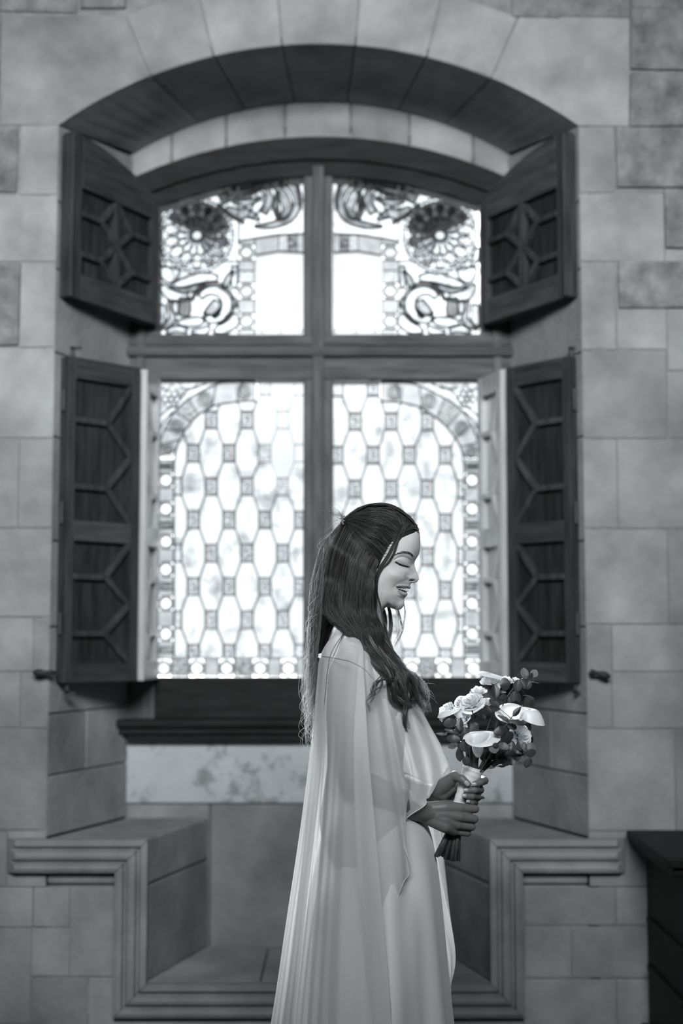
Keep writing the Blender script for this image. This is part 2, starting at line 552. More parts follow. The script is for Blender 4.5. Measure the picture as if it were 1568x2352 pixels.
arch_piece('head_rail', A_GLASS, .055, A_WOOD, -.001, BL - .02, BR + .02, 4.905, 5.02, M['woodh'])
arch_piece('head_rail', A_GLASS, .0, A_GLASS, .053, GL0 - .09, GL1 + .09, 4.925, 5.02, M['woodh'])
for x0, x1 in ((WX0 - .02, GL0), (GL1, WX1 + .02)):
    box('stile', x0, x1, 4.93, 5.02, 1.03, 2.93, M['frame'], win, .004)
for x0, x1 in ((GL0 - .075, GL0 - .045), (GL1 + .045, GL1 + .075)):
    box('stile_bead', x0, x1, 4.912, 4.935, 1.21, 2.9, M['frame'], win, .004)
box('mullion', MU0, MU1, 4.93, 5.02, 1.21, 2.99, M['frame'], win, .005)
box('mullion_bead', MU0 + .03, MU1 - .03, 4.905, 4.932, 1.21, 3.02, M['frame'], win, .008)
box('transom', WX0, WX1, 4.922, 5.02, 2.257, 2.417, M['frameh'], win, .005)
box('transom_bead', WX0 + .01, WX1 - .01, 4.897, 4.925, 2.335, 2.372, M['frameh'], win, .009)
box('transom_bead', WX0 + .01, WX1 - .01, 4.91, 4.925, 2.376, 2.39, M['frameh'], win, .004)
box('sill_board', WX0 - .005, WX1 + .005, 4.932, 5.02, 1.078, 1.2205, M['woodh'], win, .005)
box('sill_moulding', WX0 - .02, WX1 + .02, 4.862, 4.95, 1.05, 1.079, M['woodh'], win, .011)
box('sill_moulding', WX0 + .005, WX1 - .005, 4.88, 4.95, 1.028, 1.05, M['woodh'], win, .006)
box('sill_moulding', WX0 + .03, WX1 - .03, 4.895, 4.95, 1.003, 1.029, M['woodh'], win, .006)

# ---- stained glass; panes are laid out from the photo on the glass plane
lead_bm = None
panel = None
MIR = False


def gp(u, v, dy=0.0):
    return P(1462 - u if MIR else u, v, GY + dy)


def lead(pts, w=.0045, closed=True, d=.006, dy=0.0):
    n = len(pts)
    q = [gp(u, v, dy) for u, v in pts]
    for i in range(n if closed else n - 1):
        a, b = q[i], q[(i + 1) % n]
        t = b - a
        if t.length < 1e-5:
            continue
        t.normalize()
        s = Vector((-t.z, 0, t.x)) * w / 2
        y = Vector((0, d, 0))
        a2, b2 = a - t * w * .3, b + t * w * .3
        bm_hull(lead_bm, [a2 - s - y, b2 - s - y, b2 + s - y, a2 + s - y], [a2 - s + y, b2 - s + y, b2 + s + y, a2 + s + y])


def pane(pts, mat, name='pane', w=.0045, dy=0.0, outline=True):
    vs_ = [gp(u, v, dy) for u, v in pts]
    pydata(name, vs_, [tuple(range(len(vs_)))], M[mat], panel)
    if outline and w:
        lead(pts, w, dy=dy)


def circle(cx, cy, r, n=20, ry=None):
    return [(cx + r * math.cos(2 * math.pi * k / n), cy + (ry or r) * math.sin(2 * math.pi * k / n)) for k in range(n)]


def roundel(cx, cy, r=12, R=18, rim='g_rim'):
    a, b = circle(cx, cy, r), circle(cx, cy, R)
    n = len(a)
    vs_ = [gp(*p) for p in a + b]
    pydata('roundel_rim', vs_, [(i, (i + 1) % n, n + (i + 1) % n, n + i) for i in range(n)], M[rim], panel)
    pane(a, 'g_round', 'roundel', .0015)
    lead(b, .003)


def clip_poly(poly, region):
    """convex clip, region given in consistent winding"""
    area = sum(region[i][0] * region[(i + 1) % len(region)][1] - region[(i + 1) % len(region)][0] * region[i][1] for i in range(len(region)))
    sg = 1 if area > 0 else -1
    out = poly
    for i in range(len(region)):
        (ax, ay), (bx, by) = region[i], region[(i + 1) % len(region)]
        src, out = out, []
        f = lambda p: sg * ((bx - ax) * (p[1] - ay) - (by - ay) * (p[0] - ax))
        for k in range(len(src)):
            p, q = src[k], src[(k + 1) % len(src)]
            fp, fq = f(p), f(q)
            if fp >= 0:
                out.append(p)
            if (fp >= 0) != (fq >= 0):
                t = fp / (fp - fq)
                out.append((p[0] + (q[0] - p[0]) * t, p[1] + (q[1] - p[1]) * t))
        if not out:
            return []
    return out


def poly_area(p):
    return abs(sum(p[i][0] * p[(i + 1) % len(p)][1] - p[(i + 1) % len(p)][0] * p[i][1] for i in range(len(p)))) / 2


def ribbon(pts, ws, mat, name='scroll_pane', sub=3, w=.0068, dy=-.004):
    """a curved pane of varying width along a line"""
    pts = smooth_line(pts, sub)
    m = len(pts)
    ws = np.interp(np.linspace(0, 1, m), np.linspace(0, 1, len(ws)), ws)
    l, r = [], []
    for i in range(m):
        a, b = pts[max(i - 1, 0)], pts[min(i + 1, m - 1)]
        tx, ty = b[0] - a[0], b[1] - a[1]
        n = math.hypot(tx, ty) or 1
        l.append((pts[i][0] - ty / n * ws[i] / 2, pts[i][1] + tx / n * ws[i] / 2))
        r.append((pts[i][0] + ty / n * ws[i] / 2, pts[i][1] - tx / n * ws[i] / 2))
    vs_ = [gp(u, v, dy) for u, v in l + r]
    pydata(name, vs_, [(i, i + 1, m + i + 1, m + i) for i in range(m - 1)], M[mat], panel)
    lead(l + r[::-1], w, dy=dy)


def smooth_line(pts, sub=4):
    """Catmull-Rom through the points (tuples of any length)"""
    p = np.array(pts, float)
    out = []
    n = len(p)
    for i in range(n - 1):
        p0, p1, p2, p3 = p[max(i - 1, 0)], p[i], p[i + 1], p[min(i + 2, n - 1)]
        for k in range(sub):
            t = k / sub
            out.append(.5 * ((2 * p1) + (-p0 + p2) * t + (2 * p0 - 5 * p1 + 4 * p2 - p3) * t * t + (-p0 + 3 * p1 - 3 * p2 + p3) * t ** 3))
    out.append(p[-1])
    return [tuple(x) for x in out]


def begin_panel():
    global panel, lead_bm
    panel = empty('stained_glass_panel', (0, 0, 0), win)
    panel.location = wmat(win).inverted() @ Vector((0, GY, 1.0))
    lead_bm = bmesh.new()


def end_panel():
    frombm('leading', lead_bm, M['lead'], panel, recalc=False)


M['g_bg'] = glass_mat('corner_pane', 0.42, 0.62, 18, 0.3, 0.55)
M['g_s_light'] = glass_mat('bright_scroll_pane', 0.4, 0.8, 26, 0.3, 0.5)
M['g_s_mid'] = glass_mat('shaded_scroll_pane', 0.1, 0.42, 30, 0.3, 0.6)
M['g_s_dark'] = glass_mat('dark_scroll_pane', 0.01, 0.16, 26, 0.35, 0.65)


def lower_panel(cx0, even0, odd0, period, spacing, arc_in, arc_out, xin, yin_top, mirror):
    """border of bullseyes, arch corner, field of long hexagons and small painted labels"""
    global MIR
    begin_panel()
    MIR = False
    xb, xm = xin          # inner edge of the border, mullion edge
    top, bot = yin_top, 1510
    lo, hi = min(xb, xm), max(xb, xm)
    reg_rect = [(lo, top), (hi, top), (hi, bot), (lo, bot)]
    reg_arc = [(xm, bot), (xb, bot)] + arc_in + [(xm, arc_in[-1][1])]
    limit = arc_in[-1][0]
    for k in range(-1, 10):
        cx = cx0 + spacing * k * (1 if not mirror else 1)
        if cx < lo - 30 or cx > hi + 30:
            continue
        base = even0 if k % 2 == 0 else odd0
        in_arc = (cx < limit) if not mirror else (cx > limit)
        reg = reg_arc if in_arc else reg_rect
        for j in range(-2, 6):
            cy = base + period * j
            rect = [(cx - 14, cy - 20), (cx + 14, cy - 20), (cx + 14, cy + 20), (cx - 14, cy + 20)]
            hy = cy + period / 2
            hh = period / 2 - 20
            hexa = [(cx - 14, hy - hh), (cx + 14, hy - hh), (cx + spacing - 14, hy - 20), (cx + spacing - 14, hy + 20), (cx + 14, hy + hh), (cx - 14, hy + hh), (cx - spacing + 14, hy + 20), (cx - spacing + 14, hy - 20)]
            for poly, mat, nm in ((rect, 'g_label', 'label_pane'), (hexa, 'g_hex', 'hexagon_pane')):
                c = clip_poly(poly, reg)
                if len(c) < 3 or poly_area(c) < 60:
                    continue
                yc = sum(p[1] for p in c) / len(c)
                xc_ = sum(p[0] for p in c) / len(c)
                glare = (not mirror) and xc_ > 585 and yc < 1130  # sky glare put into the panes: clearer glass, thinner leads
                m_ = 'g_clear' if glare and (mat == 'g_hex' or xc_ > 615) and yc < 1095 else mat
                pane(c, m_, nm, .0014 if glare else .0044)
                if mat == 'g_label' and not glare and poly_area(c) > 700:   # little painted figure
                    lead(circle(cx, cy - 5, 4, 8), .002, dy=-.002)
                    lead([(cx - 9, cy - 15), (cx + 9, cy - 15), (cx + 9, cy + 15), (cx - 9, cy + 15)], .0013, dy=-.002)
                    lead([(cx - 5, cy + 11), (cx + 4, cy + 2), (cx + 2, cy + 11)], .0016, False, dy=-.002)
    # straight border at the side
    bx0, bx1 = (364, 398) if not mirror else (1066, 1101)
    bx = (bx0 + bx1) / 2
    ys = [1103, 1169, 1244, 1308, 1386, 1456]
    edges = [1056] + [y for r in ys for y in (r - 17, r + 17)] + [1512]
    for i in range(0, len(edges), 2):
        y0, y1 = edges[i], edges[i + 1]
        if y1 - y0 < 4:
            continue
        if i % 4 == 0:
            m1 = y0 + (y1 - y0) * .3
            m2 = y0 + (y1 - y0) * .7
            for a, b, mt in ((y0, m1, 'g_band'), (m1, m2, 'g_band2'), (m2, y1, 'g_band')):
                pane([(bx0, a), (bx1, a), (bx1, b), (bx0, b)], mt, 'border_pane', .002)
            for q in (.35, .45, .55, .65):
                y = y0 + (y1 - y0) * q
                lead([(bx0 + 5, y), (bx1 - 5, y)], .0022, False, dy=-.002)
        else:
            pane([(bx0, y0), (bx1, y0), (bx1, y1), (bx0, y1)], 'g_band', 'border_pane', .002)
    for y in ys:
        roundel(bx, y)
    # bottom border
    xs = [376, 452, 520, 597, 662] if not mirror else [1087, 1017, 945, 868, 800]
    xs_s = sorted(xs)
    e0, e1 = (364, 697) if not mirror else (764, 1101)
    ed = [e0] + [x for r in xs_s for x in (r - 18, r + 18)] + [e1]
    for i in range(0, len(ed), 2):
        if ed[i + 1] - ed[i] < 4:
            continue
        pane([(ed[i], 1513), (ed[i + 1], 1513), (ed[i + 1], 1557), (ed[i], 1557)], 'g_band2' if i in (2, 6) else 'g_band', 'border_pane', .003)
    for x in xs:
        roundel(x, 1535, 12.5, 18)
    for x in xs:
        for s in (-1, 1):
            pane([(x - 18, 1535 + s * 20), (x + 18, 1535 + s * 20), (x + 18, 1535 + s * 22.5), (x - 18, 1535 + s * 22.5)], 'g_band', 'border_pane', 0)
    # arched border
    ai, ao = smooth_line(arc_in[1:], 5), smooth_line(arc_out, 5)
    ai = [tuple(x) for x in np.array([[np.interp(t, np.linspace(0, 1, len(ai)), [p[c] for p in ai]) for c in (0, 1)] for t in np.linspace(0, 1, 33)])]
    ao = [tuple(x) for x in np.array([[np.interp(t, np.linspace(0, 1, len(ao)), [p[c] for p in ao]) for c in (0, 1)] for t in np.linspace(0, 1, 33)])]
    stops = [0, 5, 9, 13, 17, 22, 27, 32]
    for s in range(len(stops) - 1):
        seg = ai[stops[s]:stops[s + 1] + 1] + ao[stops[s]:stops[s + 1] + 1][::-1]
        pane(seg, 'g_band2' if s in (3,) else 'g_band', 'border_pane', .003)
    for t in (2, 10, 20, 28):
        c = ((ai[t][0] + ao[t][0]) / 2, (ai[t][1] + ao[t][1]) / 2)
        a = circle(c[0], c[1], 12)
        pane(a, 'g_clear', 'roundel', .002, dy=-.003)
        lead(circle(c[0], c[1], 17), .0025, dy=-.003)
    # spandrel with a small flower
    s = -1 if mirror else 1
    ex = 364 if not mirror else 1101
    pane([(ex, 877), (ao[-1][0], 877)] + ao[::-1] + [(ex, ao[0][1])], 'g_light', 'spandrel_pane', .004)
    fx, fy = ex + s * 29, 917
    lead(circle(fx, fy, 6, 10), .004, dy=-.002)
    for k in range(6):
        a = k * math.pi / 3
        lead(circle(fx + 14 * math.cos(a), fy + 14 * math.sin(a), 7, 9), .0032, dy=-.002)
    for pts in ([(5, 955), (22, 940), (44, 925), (62, 900), (90, 885)], [(4, 985), (18, 960), (36, 945)], [(50, 890), (75, 893), (110, 882)], [(30, 880), (45, 900), (52, 918)], [(6, 890), (20, 897), (28, 885)]):
        lead(smooth_line([(ex + s * a, b) for a, b in pts], 3), .004, False, dy=-.002)
    end_panel()


lower_panel(444, 1041, 964.5, 153, 41, [(400, 1062), (404, 1036), (412, 1012), (425, 988), (442, 966), (461, 949), (495, 931), (548, 923), (585, 921)],
            [(364, 1050), (366, 1025), (378, 985), (405, 940), (449, 906), (507, 880), (560, 877), (586, 877)], (400, 697), 878, False)
lower_panel(815, 968, 1045.5, 155, 41.5, [(1065, 1075), (1063, 1049), (1057, 1028), (1045, 1006), (1022, 978), (994, 954), (962, 934), (919, 925), (877, 922)],
            [(1101, 1050), (1099, 1020), (1082, 975), (1055, 937), (1006, 906), (953, 883), (905, 879), (876, 879)], (1065, 764), 882, True)


def arch_v(u):
    """height in the photo of the glass arch at column u"""
    x = P(u, 440, GY).x
    z = A_GLASS[0] + math.sqrt(A_GLASS[1] ** 2 - (x - XC) ** 2)
    lo, hi = 300, 600
    for _ in range(30):
        m = (lo + hi) / 2
        if P(u, m, GY).z > z: lo = m
        else: hi = m
    return lo


def upper_panel(mirror):
    global MIR
    MIR = mirror
    begin_panel()
    av = lambda u: arch_v(1462 - u if mirror else u) + 1
    us = np.linspace(361, 697, 12)
    # strip with bullseyes, its cross band and the clear pane
    pane([(548, 555), (584, 548), (584, 562), (548, 562)], 'g_band', 'border_pane', .002)
    for a, b, mt in ((598, 622, 'g_band'), (622, 650, 'g_label'), (688, 720, 'g_band'), (756, 769, 'g_band')):
        pane([(548, a), (584, a), (584, b), (548, b)], mt, 'border_pane', .0022)
    for y in (580, 669, 738):
        roundel(566, y, 9, 17.8, 'g_band')
    pane([(586, 548), (640, 540), (640, 577), (586, 586)], 'g_band', 'border_pane', .003)
    pane([(640, 540), (661, 539), (661, 577), (640, 577)], 'g_label', 'border_pane', .003)
    pane([(661, 539), (682, 538), (682, 579), (661, 577)], 'g_mid', 'border_pane', .003)
    pane([(682, 538), (697, 538), (697, 579), (682, 579)], 'g_band', 'border_pane', .003)
    lead(circle(669, 558, 8, 12), .003, dy=-.002)
    pane([(586, 588), (640, 579), (697, 582), (697, 769), (586, 769)], 'g_clear', 'clear_pane', .002)
    for a in (597, 640, 690):
        lead([(a, 764), (a + 4, 757), (a + 9, 765)], .002, False, dy=-.002)
    # background panes around the ornaments
    pane([(361, av(361)), (548, av(548)), (548, 620), (361, 620)][:0] + [(u, av(u)) for u in us if u < 545] + [(546, av(546)), (546, 600), (361, 600)], 'g_s_mid' if False else 'g_bg', 'background_pane', .003)
    pane([(361, 600), (546, 600), (546, 769), (361, 769)], 'g_bg', 'background_pane', .003)
    pane([(u, av(u)) for u in us if u > 547] + [(697, 536), (640, 538), (586, 546), (548, 553), (548, av(548))], 'g_bg', 'background_pane', .003)
    # rosette
    cx, cy = 452, 541
    rng = random.Random(3)
    npet = 14
    for k in range(npet):
        a = 2 * math.pi * k / npet
        # lighter towards the lower left
        mt = 'g_s_light' if math.radians(60) < a < math.radians(205) else 'g_s_dark' if a > math.radians(215) or a < math.radians(25) else 'g_s_mid'
        for r0, r1, w0, w1 in ((13, 46, 6, 19), (42, 75, 14, 26)):
            aa = a + (math.pi / npet if r0 > 20 else 0)
            if r0 > 20 and cy + math.sin(aa) * 80 < av(cx + math.cos(aa) * 80) + 3:
                continue
            q = []
            for rr, ww in ((r0, w0 * .4), ((r0 + r1) / 2, w1 * .9), (r1 - 5, w1 * .8)):
                q.append((cx + rr * math.cos(aa) - ww / 2 * math.sin(aa), cy + rr * math.sin(aa) + ww / 2 * math.cos(aa)))
            q.append((cx + r1 * math.cos(aa), cy + r1 * math.sin(aa)))
            for rr, ww in ((r1 - 5, w1 * .8), ((r0 + r1) / 2, w1 * .9), (r0, w0 * .4)):
                q.append((cx + rr * math.cos(aa) + ww / 2 * math.sin(aa), cy + rr * math.sin(aa) - ww / 2 * math.cos(aa)))
            pane(q, mt, 'petal', .0052, dy=-.004)
    pane(circle(cx, cy, 11, 14), 'g_round', 'flower_centre', .004, dy=-.004)
    sector = [(cx + 76 * math.cos(a), cy + 76 * math.sin(a)) for a in np.linspace(math.radians(-150), math.radians(-15), 14)]
    sector = [(u, max(v, av(u) + 2)) for u, v in sector]
    pane(sector + [(cx + 30, cy - 3), (cx, cy - 12)], 'g_s_dark', 'dark_sector_pane', .003, dy=-.007)
    nb = 46
    for k in range(nb):
        a0, a1 = 2 * math.pi * k / nb, 2 * math.pi * (k + .9) / nb
        q = [(cx + r * math.cos(a), cy + r * math.sin(a)) for r, a in ((78, a0), (78, a1), (87, a1), (87, a0))]
        if min(p[1] - av(p[0]) for p in q) < 1 or min(p[0] for p in q) < 361 or max(p[0] for p in q) > 546:
            continue
        pane(q, 'g_s_light', 'bead', .0025, dy=-.004)
    # scroll below the rosette
    ring_ = [(488 + 33 * math.cos(a), 700 + 33 * math.sin(a)) for a in np.linspace(-2.6, 2.2, 12)]
    ribbon(ring_, [12, 20, 22, 20, 16], 'g_s_light', sub=2)
    ring_ = [(488 + 48 * math.cos(a), 700 + 47 * math.sin(a)) for a in np.linspace(-2.9, 1.2, 12)]
    ribbon(ring_, [4, 8, 9, 8, 5], 'g_s_mid', sub=2)
    ribbon([(468, 722), (480, 716), (492, 704), (497, 690)], [6, 20, 24, 14], 'g_s_mid')
    ribbon([(503, 712), (500, 722), (490, 730)], [3, 7, 3], 'g_s_dark')
    ribbon([(397, 655), (420, 650), (450, 640), (480, 637), (500, 640)], [8, 20, 24, 20, 12], 'g_s_light')
    ribbon([(390, 660), (420, 668), (446, 662), (470, 652)], [5, 12, 12, 4], 'g_s_mid')
    ribbon([(372, 655), (385, 672), (404, 682), (432, 682)], [10, 22, 24, 14], 'g_s_light')
    ribbon([(372, 700), (371, 730), (370, 752)], [14, 17, 12], 'g_s_light')
    ribbon([(388, 690), (392, 715), (396, 730), (385, 745), (365, 755)], [6, 12, 16, 14, 8], 'g_s_mid')
    ribbon([(404, 690), (402, 712), (404, 722)], [14, 16, 5], 'g_s_light')
    ribbon([(424, 684), (424, 710), (422, 726)], [24, 28, 22], 'g_s_dark')
    ribbon([(407, 741), (430, 740), (455, 738), (472, 732)], [6, 22, 20, 6], 'g_s_light')
    ribbon([(382, 765), (402, 755), (430, 760)], [4, 16, 8], 'g_s_light')
    ribbon([(440, 762), (470, 760), (480, 748)], [6, 16, 6], 'g_s_light')
    ribbon([(490, 762), (515, 752), (534, 735), (541, 722)], [4, 30, 34, 8], 'g_s_light')
    ribbon([(516, 660), (524, 640), (536, 622)], [16, 14, 6], 'g_s_mid')
    ribbon([(538, 612), (538, 640), (538, 662)], [12, 13, 10], 'g_s_light')
    ribbon([(535, 685), (538, 705)], [10, 12], 'g_s_light')
    ribbon([(370, 615), (390, 632), (410, 620)], [12, 40, 10], 'g_s_light')
    ribbon([(367, 570), (372, 600), (380, 612)], [8, 13, 6], 'g_s_light')
    # leaf work at the crown
    ribbon([(505, av(505) + 22), (560, 432), (610, 424), (660, 420)], [26, 28, 20, 14], 'g_s_dark')
    ribbon([(655, 420), (678, 440), (683, 470), (665, 502), (625, 517), (585, 520)], [8, 22, 18, 16, 14, 4], 'g_s_mid')
    ribbon([(630, 425), (650, 450), (660, 480), (648, 500)], [10, 22, 22, 12], 'g_s_mid')
    ribbon([(612, 428), (618, 460), (606, 490)], [8, 20, 14], 'g_s_mid')
    ribbon([(640, 440), (632, 470), (640, 505)], [6, 16, 8], 'g_s_dark')
    ribbon([(590, 432), (598, 458), (584, 485), (572, 500)], [6, 20, 18, 6], 'g_s_light')
    ribbon([(535, 462), (565, 466), (600, 455)], [8, 14, 6], 'g_s_mid')
    ribbon([(520, 478), (545, 492), (570, 490), (595, 505)], [8, 26, 20, 6], 'g_s_mid')
    ribbon([(525, 440), (560, 452), (600, 432)], [3, 9, 4], 'g_s_dark')
    ribbon([(500, 470), (525, 492), (560, 512)], [6, 8, 4], 'g_s_dark')
    ribbon([(687, 410), (684, 440), (690, 480)], [4, 5, 3], 'g_s_dark')
    end_panel()


upper_panel(False)
upper_panel(True)
MIR = False
# ------------------------------------------------------------------ shutters
def bar_local(bm, a, b, w, y0, y1):
    """flat bar between two (x, z) points"""
    ax, az = a
    bx, bz = b
    n = math.hypot(bx - ax, bz - az)
    tx, tz = (bx - ax) / n, (bz - az) / n
    sx, sz = -tz * w / 2, tx * w / 2
    pts = [(ax - sx, az - sz), (bx - sx, bz - sz), (bx + sx, bz + sz), (ax + sx, az + sz)]
    bm_hull(bm, [(x, y0, z) for x, z in pts], [(x, y1, z) for x, z in pts])


def piece(name, leaf, builder, mat, bevel=.002):
    bm = bmesh.new()
    builder(bm)
    bmesh.ops.recalc_face_normals(bm, faces=bm.faces)
    if bevel:
        bmesh.ops.bevel(bm, geom=list(bm.edges), offset=bevel, segments=1, affect='EDGES')
    return frombm(name, bm, mat, leaf, world_coords=False)


T = .048     # leaf thickness


def lattice(leaf, x0, x1, z0, z1, stem_left, w=.02, mat=None):
    """two Y shaped junctions, stems from one side, arms to the other"""
    X = (lambda t: x0 + (x1 - x0) * t) if stem_left else (lambda t: x1 - (x1 - x0) * t)
    Z = lambda t: z1 - (z1 - z0) * t
    n = dict(L1=(0, .29), L2=(0, .76), J1=(.57, .29), J2=(.57, .76), R0=(1, .0), R1=(1, .52), R2=(1, 1))
    for a, b in (('L1', 'J1'), ('J1', 'R0'), ('J1', 'R1'), ('L2', 'J2'), ('J2', 'R1'), ('J2', 'R2')):
        pa, pb = (X(n[a][0]), Z(n[a][1])), (X(n[b][0]), Z(n[b][1]))
        piece('muntin', leaf, lambda bm: bar_local(bm, pa, pb, w, -T * .46, T * .46), mat or M['wood'], .003)


def leaf_at(parent, name, A, B, z0, mats=None):
    """a leaf standing on plan line A-B; local x runs along it"""
    d = Vector((B[0] - A[0], B[1] - A[1]))
    leaf = empty(name, (0, 0, 0), parent)
    leaf.location = Vector((A[0], A[1], z0)) - parent.location
    leaf.rotation_euler = (0, 0, math.atan2(d.y, d.x))
    return leaf, d.length


def rect_leaf(parent, A, B, z0, z1, stem_left, mv=None, mh=None):
    mp = mv or M['panelwood']
    mv, mh = mv or M['wood'], mh or M['shutterh']
    leaf, L = leaf_at(parent, 'shutter_leaf', A, B, z0)
    h = z1 - z0
    sw = .032
    zs = [0, .062, h * .46 - .03, h * .46 + .036, h - .068, h]
    for xa, xb in ((0, sw), (L - sw, L)):
        piece('stile', leaf, lambda bm: bm_box(bm, xa, xb, -T / 2, T / 2, 0, h), mv)
    for za, zb in ((zs[0], zs[1]), (zs[2], zs[3]), (zs[4], zs[5])):
        piece('rail', leaf, lambda bm: bm_box(bm, sw, L - sw, -T / 2 + .001, T / 2 - .001, za, zb), mh)
    for za, zb in ((zs[1], zs[2]), (zs[3], zs[4])):
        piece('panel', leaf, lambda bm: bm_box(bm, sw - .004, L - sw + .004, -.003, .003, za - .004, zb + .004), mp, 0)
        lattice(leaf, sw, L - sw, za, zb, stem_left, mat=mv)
    return leaf, L


def pin(parent, x, y, z, up):
    """hooked iron pivot"""
    bm = bmesh.new()
    s = 1 if up else -1
    bm_hull(bm, [(x - .006, y - .006, z), (x + .006, y - .006, z), (x + .006, y + .006, z), (x - .006, y + .006, z)],
            [(x - .006, y - .006, z + s * .032), (x + .006, y - .006, z + s * .032), (x + .006, y + .006, z + s * .032), (x - .006, y + .006, z + s * .032)])
    bm_hull(bm, [(x - .006, y - .006, z + s * .024), (x - .006, y + .006, z + s * .024), (x - .006, y + .006, z + s * .036), (x - .006, y - .006, z + s * .036)],
            [(x + .028, y - .006, z + s * .028), (x + .028, y + .006, z + s * .028), (x + .028, y + .006, z + s * .036), (x + .028, y - .006, z + s * .036)])
    return frombm('pivot', bm, M['iron'], parent)


LOW0, LOW1 = 1.215, 2.25
plans = [  # hinge, fold, outer end
    ((-.650, 4.90), (-.672, 4.70), (-.883, 4.478)),
    ((.494, 4.90), (.553, 4.70), (.740, 4.478))]
for side, (h, f, e) in enumerate(plans):
    sh = empty('folding_shutter', (h[0], h[1], LOW0))
    tag(sh, ('lower left' if side == 0 else 'lower right') + ' folding wooden shutter with raised hexagon lattice, ' + ('left of the glass' if side == 0 else 'behind the bouquet'), 'shutter', 'lower folding shutters')
    fo = Vector((e[0] - f[0], e[1] - f[1])).normalized() * .016
    rect_leaf(sh, h, f, LOW0, LOW1, True, M['litwood'], M['litwood'])
    rect_leaf(sh, (f[0] + fo.x, f[1] + fo.y), e, LOW0, LOW1, False)
    dx = .045 if side == 0 else -.012
    pin(sh, e[0] + dx * .5, e[1] + .015, LOW1, True)
    pin(sh, e[0] + dx * .5, e[1] + .015, LOW0, False)
    # iron edge strap on the free edge
    for z in (LOW0 + .15, LOW0 + .5, LOW0 + .86):
        s = 1 if side == 0 else -1
        box('hinge', e[0] - .006, e[0] + .006, e[1] - .012, e[1] + .004, z, z + .07, M['iron'], sh, .002)

UP0 = 2.44
for side in (0, 1):
    A = (-.660, 4.89) if side == 0 else (.507, 4.89)
    B = (-.880, 4.475) if side == 0 else (.737, 4.475)
    sh = empty('arched_shutter', (A[0], A[1], UP0))
    tag(sh, ('upper left' if side == 0 else 'upper right') + ' arched wooden shutter swung open below the stone arch', 'shutter', 'upper arched shutters')
    sh.rotation_euler = (0, 0, math.atan2(B[1] - A[1], B[0] - A[0]))
    L = math.hypot(B[0] - A[0], B[1] - A[1])
    sw = .045
    hz = lambda x: .44 + .105 * (1 - (1 - x / L) ** 2)
    zb, zt = .085, .37

    def topped(bm, xa, xb, z0):
        xs = np.linspace(xa, xb, 8)
        ring = [(x, hz(x)) for x in xs][::-1] + [(xa, z0), (xb, z0)]
        bm_hull(bm, [(x, -T / 2, z) for x, z in ring], [(x, T / 2, z) for x, z in ring])
    piece('stile', sh, lambda bm: bm_box(bm, 0, sw * .8, -T / 2, T / 2, 0, hz(0)), M['wood'])
    piece('stile', sh, lambda bm: topped(bm, L - sw, L, 0), M['wood'])
    piece('rail', sh, lambda bm: bm_box(bm, sw * .8, L - sw, -T / 2 + .001, T / 2 - .001, 0, zb), M['shutterh'])
    piece('top_rail', sh, lambda bm: topped(bm, sw * .8, L - sw, zt), M['shutterh'])
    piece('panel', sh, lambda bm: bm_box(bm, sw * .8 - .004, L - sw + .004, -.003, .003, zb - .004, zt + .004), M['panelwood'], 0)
    mid = (sw * .8 + L - sw) / 2
    piece('muntin', sh, lambda bm: bar_local(bm, (mid, zb), (mid, zt), .03, -T * .44, T * .44), M['wood'], .003)
    lattice(sh, sw * .8, mid, zb, zt, True, .02)
    lattice(sh, mid, L - sw, zb, zt, False, .02)
    piece('edge_bead', sh, lambda bm: bm_box(bm, L - .001, L + .012, -T / 2 - .012, T / 2 + .004, .0, hz(L) - .01), M['wood'], .004)

# iron holdbacks beside the lower shutters
for u, v, s, lab in ((98, 1545, -1, 'black iron shutter holdback on the wall left of the window'), (1379, 1548, 1, 'black iron shutter holdback on the wall right of the window')):
    c = P(u, v, FY - .035)
    o = empty('shutter_holdback', (c.x, FY, c.z))
    tag(o, lab, 'holdback', 'iron shutter holdbacks')
    bm = bmesh.new()
    prof_ = [(-.032, .004), (-.03, .009), (-.02, .0095), (-.014, .007), (-.004, .0085), (.008, .0125), (.02, .012), (.028, .007), (.031, .002)]
    rings = []
    for t, r in prof_:
        rings.append([bm.verts.new((c.x + s * t, FY - .035 + r * math.cos(a), c.z + r * .9 * math.sin(a) - (t * .25 if s > 0 else 0))) for a in np.linspace(0, 2 * math.pi, 12, endpoint=False)])
    for i in range(len(rings) - 1):
        for k in range(12):
            bm.faces.new((rings[i][k], rings[i][(k + 1) % 12], rings[i + 1][(k + 1) % 12], rings[i + 1][k]))
    bm.faces.new(rings[0]); bm.faces.new(rings[-1][::-1])
    frombm('knob', bm, M['iron'], o, True)
    box('spike', c.x - s * .027 - .005, c.x - s * .027 + .005, FY - .032, FY + .01, c.z - .005, c.z + .005, M['iron'], o, .001)

